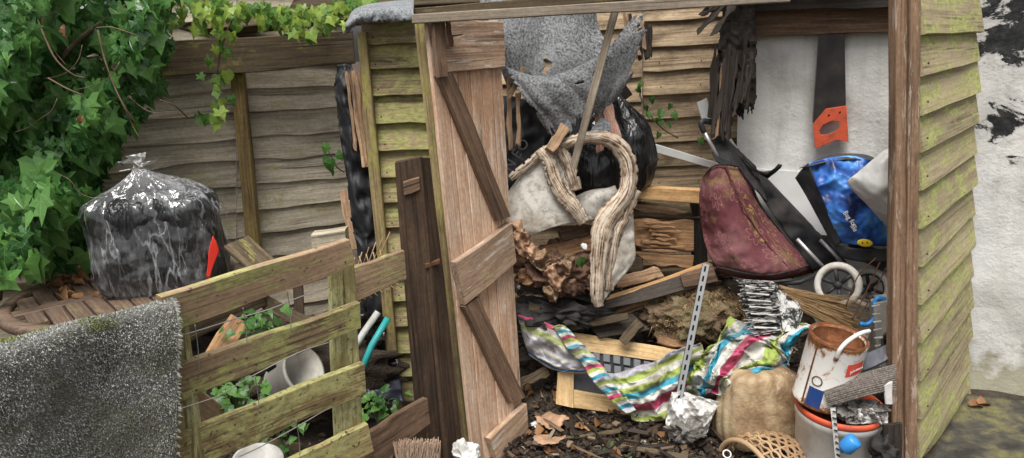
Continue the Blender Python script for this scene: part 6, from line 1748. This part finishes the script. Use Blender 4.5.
def patch(name, a0, a1, z0, z1, mat, off=0.0012, sk=0.0, parent=None):
    P = []
    na, nz = 12, 4
    for j in range(nz + 1):
        for i in range(na + 1):
            a = a0 + (a1 - a0) * i / na; z = z0 + (z1 - z0) * j / nz + sk * (i / na - 0.5)
            P.append(tp(a, z, tinr * 0.985 + off))
    fs = [(j * (na + 1) + i, j * (na + 1) + i + 1, (j + 1) * (na + 1) + i + 1, (j + 1) * (na + 1) + i) for j in range(nz) for i in range(na)]
    return obj(name, P, fs, mat, parent or tin)
D = math.radians
lb = patch('label', D(-86), D(-44), 0.158, 0.205, M['labelred'], sk=0.012)
p = tp(D(-66), 0.182, tinr * 0.985 + 0.005)
zx = (tp(D(-60), 0.185) - tp(D(-72), 0.179)).normalized()
text_mesh('lettering', 'Johnstone', 0.014, M['whiteink'], lb, frame(p, zx, Rt @ V((math.cos(D(-66)), math.sin(D(-66)), 0))))
patch('print_panel', D(-146), D(-116), 0.012, 0.085, M['navy'])
patch('seam', D(-155), D(-151), 0.01, Ht - 0.02, M['rust'])
c = tp(D(-134), 0.112, tinr * 0.985); vs, fs = torus_geo(c, 0.017, 0.0022, c - tp(0, 0.112, 0.0001), 28, 6); obj('print_ring', vs, fs, M['labelink'], tin)
c = tp(D(-48), 0.112, tinr * 0.985); 
text_mesh('lettering', 'Oil', 0.05, M['labelink'], tin, frame(tp(D(-68), 0.118, tinr * 0.985 + 0.005), zx, Rt @ V((math.cos(D(-68)), math.sin(D(-68)), 0))))
hpts = [tp(D(-112), Ht - 0.035, tinr * 1.0), tp(D(-110), Ht + 0.0, tinr * 1.03), tp(D(-98), Ht + 0.03, tinr * 0.9), tp(D(-66), Ht + 0.05, tinr * 0.75), tp(D(-22), Ht + 0.045, tinr * 0.85), tp(D(5), Ht + 0.02, tinr * 1.0), tp(D(8), Ht - 0.03, tinr * 1.02)]
tube('handle', hpts, 0.0075, M['whiteplastic'], tin, n=10, samples=40)
for a in (-112,):
    c = tp(D(a), Ht - 0.04, tinr); vs, fs = lump_geo(c, (0.009, 0.006, 0.009), 3, 0); obj('rivet', vs, fs, M['rust'], tin)
# grey knitted mat over the bucket
mt = thing('cord_mat', 'grey ribbed cord mat folded over the bucket edge', 'mat', U(858, 392, 2.42))
rows = [[(822, 386, 2.40), (846, 378, 2.38), (870, 371, 2.38), (896, 364, 2.40)], [(826, 396, 2.34), (850, 388, 2.32), (872, 382, 2.32), (896, 376, 2.35)], [(830, 406, 2.33), (852, 400, 2.31), (874, 394, 2.31), (896, 390, 2.34)]]
Rw = [[U(*p) for p in r] for r in rows]
vs, fs, uv = loft_geo(Rw, 46, 13)
mb = MB()
for i in range(45):
    for j in range(12):
        a, b = vs[j * 46 + i], vs[(j + 1) * 46 + i + (1 if i < 45 else 0)]
        m_ = (a + b) / 2
        g = lump_geo(m_, (0.0062, 0.004, 0.0036), 1, 0.0, rot=euler(0, 35 if (j % 2) else -35, 0))
        mb.add(g[0], g[1], [(0.1, 0.5)] * len(g[0]))
tag(mb.build('knots', M['jute'], mt), kind='stuff')
o = obj('backing', vs, fs, M['fuzz'], mt); solid(o, 0.006)
for v in o.data.vertices: v.co.y += 0.003
o = lump('fluffy_rag', U(858, 410, 2.36), (0.095, 0.05, 0.035), M['fuzz'], None, sub=6, amp=0.3, freq=26, seed=8.0, rot=euler(0, 6, 0)); tag(o, 'grey fluffy rag lying below the ribbed cord mat', 'rag')
o = loft('plastic_film', [[(842, 412, 2.36), (866, 408, 2.33), (888, 410, 2.36)], [(846, 424, 2.34), (868, 424, 2.31), (888, 426, 2.34)]], 26, 14, M['bagwhite'], None, 0.002, 0.03, 18, 3.0, fine=0.01); tag(o, 'crumpled whitish film under the fluffy rag on the bucket', 'plastic film')
o = slabpx('slate_sheet', [(858, 356, 2.5), (900, 338, 2.5), (902, 352, 2.46), (864, 372, 2.44)], 0.01, M['slatesheet'], None, n=4, face=V((0, -.4, 1))); tag(o, 'slate grey flat panel behind the ribbed cord mat', 'panel')
o = slabpx('white_card', [(884, 386, 2.32), (893, 382, 2.32), (893, 404, 2.32), (886, 404, 2.32)], 0.01, M['whiteplastic'], None, n=2); tag(o, 'small white ribbed plastic end against the corner post', 'plastic')
o = slabpx('black_bracket', [(884, 426, 2.30), (903, 424, 2.30), (903, 470, 2.30), (884, 470, 2.30)], 0.015, M['charwood'], None, n=3, wav=0.003); tag(o, 'black tarry bracket at the foot of the corner post', 'bracket')
o = lump('dirty_clump', U(884, 452, 2.30), (0.045, 0.03, 0.06), M['char'], None, sub=4, amp=0.35, freq=20); tag(o, 'dark gritty clump beside the foot of the corner post', 'debris')
# marked tape and blue bottle cap
tp_ = thing('marked_strip', 'white strip with black marks hanging down the bucket', 'strip', U(838, 456, 2.30))
barpx('strip', (833, 408, 2.325), (839, 472, 2.30), 0.016, 0.002, M['whiteplastic'], tp_, n=4, wav=0.001)
for i in range(9):
    t = i / 9; x = 833.5 + t * 5.5; y = 411 + t * 56
    barpx('mark', (x - 1, y, 2.318 - 0.02 * t), (x + 2.2, y + 1.5, 2.318 - 0.02 * t), 0.005, 0.001, M['tapemarks'], tp_, n=1)
bcp = U(850, 444, 2.27)
bo = thing('blue_canister', 'small bright blue plastic canister in front of the bucket', 'canister', bcp)
vs, fs = lathe_geo([(0, -0.028), (0.022, -0.028), (0.026, -0.022), (0.027, 0.018), (0.022, 0.026), (0, 0.028)], 28)
obj('body', place(vs, bcp, euler(15, 35, 0)), fs, M['blue'], bo)
vs, fs = lathe_geo([(0, 0.0), (0.008, 0.0), (0.008, 0.014), (0, 0.014)], 16)
obj('nozzle', place(vs, bcp + euler(15, 35, 0) @ V((0, 0, -0.042)), euler(15, 35, 0)), fs, M['blue'], bo)

# foreground: pale brush and white plastic at the bottom edge
pb = thing('stiff_brush', 'pale stiff bristle brush head standing at the bottom edge', 'brush', U(417, 470, 2.28))
tufts('bristles', U(398, 476, 2.26), U(436, 474, 2.30), U(397, 444, 2.26), U(438, 443, 2.30), 60, 9, 0.0016, M['bristle'], pb, 0.004)
barpx('block', (396, 484, 2.28), (440, 484, 2.30), 0.05, 0.04, M['doorledge'], pb, n=3)
o = lump('plastic_wad', U(466, 456, 2.42), (0.055, 0.04, 0.055), M['bagwhite'], None, sub=5, amp=0.3, freq=14, seed=7.0); tag(o, 'crumpled white plastic wad at the foot of the door', 'plastic wad')

# wet brown paper by the door
for i, (x, y, s) in enumerate(((552, 424, 0.16), (548, 444, 0.14))):
    p = G(x, y, 0.03)
    rows = [[p + V((-s * 0.5, s * 0.3, 0.02)), p + V((0, s * 0.35, 0.02)), p + V((s * 0.5, s * 0.25, 0.01))], [p + V((-s * 0.55, 0, 0.03)), p + V((0, 0, 0.03)), p + V((s * 0.5, 0, 0.03))], [p + V((-s * 0.4, -s * 0.35, 0.005)), p + V((0, -s * 0.4, 0.02)), p + V((s * 0.45, -s * 0.3, 0.0))]]
    o = loft('wet_paper', rows, 26, 26, M['paper'], None, 0.002, 0.015, 14, i * 5.0, lat=0.02, px=False, cut=lambda u, v, i=i: (u - 0.5) ** 2 + (v - 0.5) ** 2 > 0.19 + 0.1 * noise.noise(V((math.atan2(v - 0.5, u - 0.5) * 2, i, 0))))
    tag(o, ['wet brown paper scrap on the soil just right of the door', 'lower wet brown paper scrap at the foot of the door'][i], 'paper')
o = lump('white_scrap', G(536, 425, 0.03), (0.03, 0.02, 0.012), M['bagwhite'], None, sub=3, amp=0.4, freq=30); tag(o, 'white scrap beside the wet brown paper', 'scrap')

# litter: sticks as things, fine litter as stuff
labs = ['thin stick lying in front of the drawer frame', 'dark broken stick beside the wet paper', 'long thin stick at the bottom edge left of the sludge bag', 'short stick leaning on the pale frame', 'brown flat stick below the striped drape', 'grey stick at the front of the soil']
for i, (a, b, w3) in enumerate((((578, 402), (648, 414), 0.010), ((560, 438), (620, 430), 0.016), ((596, 452), (668, 444), 0.02), ((546, 402), (562, 372), 0.012), ((600, 424), (640, 432), 0.022), ((620, 446), (690, 456), 0.026))):
    A, B = G(*a, 0.03), G(*b, 0.035)
    o = bar('stick', A, B, w3, 0.01, random.choice([M['oldrail'], M['charwood'], M['oldrail']]), None, nrm=(0, -0.3, 1), n=6, wav=0.004, rag=0.01); tag(o, labs[i], 'stick')
lr = random.Random(21)
mb = MB()
def hz(p): return heap(p.x, p.y)
for i in range(5200):
    x, y = lr.uniform(505, 900), lr.uniform(330, 462)
    p = G(x, y, 0.03)
    if p.y > 3.5: continue
    p.z = hz(p) + 0.008
    a = lr.uniform(0, 6.28); L = 0.006 + 0.03 * lr.random() ** 3; wv_ = lr.uniform(0.0015, 0.006)
    d = V((math.cos(a), math.sin(a), lr.uniform(-0.35, 0.35))) * L; s = V((-math.sin(a), math.cos(a), lr.uniform(-0.4, 0.4))) * wv_
    mb.add([p - d - s, p + d - s * 0.5, p + d + s * 0.5, p - d + s, p + V((0, 0, 0.006))], [(0, 1, 4), (1, 2, 4), (2, 3, 4), (3, 0, 4)], [(0.1, 0.5)] * 5)
o = mb.build('litter', M['litter'], None, smooth=False); tag(o, 'fine brown leaf and bark litter over the shed floor', 'litter', kind='stuff')
mb = MB()
for i in range(1300):
    x, y = lr.uniform(505, 720), lr.uniform(290, 460)
    p = G(x, y, 0.03)
    p.z = hz(p) + lr.uniform(0.0, 0.03)
    if p.y > 3.5: continue
    g = lump_geo(p, (lr.uniform(0.005, 0.025), lr.uniform(0.005, 0.02), lr.uniform(0.004, 0.012)), 1, 0.4, 40, i * 1.0, rot=euler(lr.uniform(0, 90), lr.uniform(0, 90), lr.uniform(0, 90)))
    mb.add(*g)
o = mb.build('clods', M['soil'], None, smooth=False); tag(o, 'dark soil clods and charcoal bits over the shed floor', 'clods', kind='stuff')
mb = MB()
for i in range(500):
    x, y = lr.uniform(170, 420), lr.uniform(320, 470)
    p = G(x, y, 0.02)
    a = lr.uniform(0, 6.28); L = lr.uniform(0.01, 0.04)
    d = V((math.cos(a), math.sin(a), lr.uniform(-0.2, 0.3))) * L; s = V((-math.sin(a), math.cos(a), 0.1)) * L * 0.4
    mb.add([p - d - s, p + d - s * 0.5, p + d + s * 0.5, p - d + s], [(0, 1, 2, 3)], [(0.1, 0.5)] * 4)
o = mb.build('litter', M['litter'], None, smooth=False); tag(o, 'brown leaf litter on the soil behind the pallet fence', 'litter', kind='stuff')
# broken timber scraps, bark and rags trodden into the heap
mb = MB()
for i in range(420):
    x, y = lr.uniform(505, 730), lr.uniform(285, 462)
    if lr.random() < 0.25: x = lr.uniform(640, 900)
    p = G(x, y, 0.03)
    if p.y > 3.45 or p.y < 2.3: continue
    p.z = hz(p) + lr.uniform(0.005, 0.05)
    a = lr.uniform(0, 6.28)
    L = 0.015 + 0.09 * lr.random() ** 3; wv_ = lr.uniform(0.003, 0.014); tk = lr.uniform(0.002, 0.008)
    ax = V((math.cos(a), math.sin(a), lr.uniform(-0.35, 0.35))).normalized()
    ay = ax.cross(V((lr.uniform(-0.6, 0.6), lr.uniform(-0.6, 0.6), 1))).normalized(); az = ax.cross(ay)
    e = []
    for sx_ in (-1, 1):
        for sy_ in (-1, 1):
            for sz_ in (-1, 1):
                e.append(p + ax * L * sx_ * lr.uniform(0.7, 1.1) + ay * wv_ * sy_ * lr.uniform(0.5, 1.1) + az * tk * sz_)
    mb.add(e, [(0, 1, 3, 2), (4, 6, 7, 5), (0, 4, 5, 1), (2, 3, 7, 6), (0, 2, 6, 4), (1, 5, 7, 3)], [(0.1, 0.5)] * 8)
o = mb.build('broken_timber', M['litter'], None, smooth=False); tag(o, 'splintered timber scraps and bark strewn over the shed floor', 'debris', kind='stuff')
# larger single leaves on the shed floor
for i in range(40):
    x, y = lr.uniform(525, 680), lr.uniform(398, 456)
    p = G(x, y, 0.03); p.z = hz(p) + 0.02
    a = lr.uniform(0, 6.28)
    k = 'weed' if i < 4 else 'dead'
    o = put_leaf(k, None, leaf_mx(p, lr.uniform(0.03, 0.06), (math.cos(a), math.sin(a), lr.uniform(-0.2, 0.2)), (lr.uniform(-0.4, 0.4), lr.uniform(-0.5, 0.2), 1)), 'fallen_leaf')
    if i < 4: tag(o, 'fresh green leaf fallen on the soil before the drawer frame', 'leaf', 'green leaves on the shed floor')
    else: tag(o, 'brown dead leaf on the soil in front of the drawer frame', 'leaf', 'dead leaves on the shed floor')
# pale pebbles/leaf bits on the paving
for i, (x, y) in enumerate(((978, 404), (970, 406))):
    p = G(x, y, 0.045)
    o = put_leaf('dead', None, leaf_mx(p, 0.07, (1, 0.3, 0), (0, -0.2, 1)), 'fallen_leaf'); tag(o, ['pale curled leaf on the paving by the house wall', 'second curled leaf touching the shed foot on the paving'][i], 'leaf')
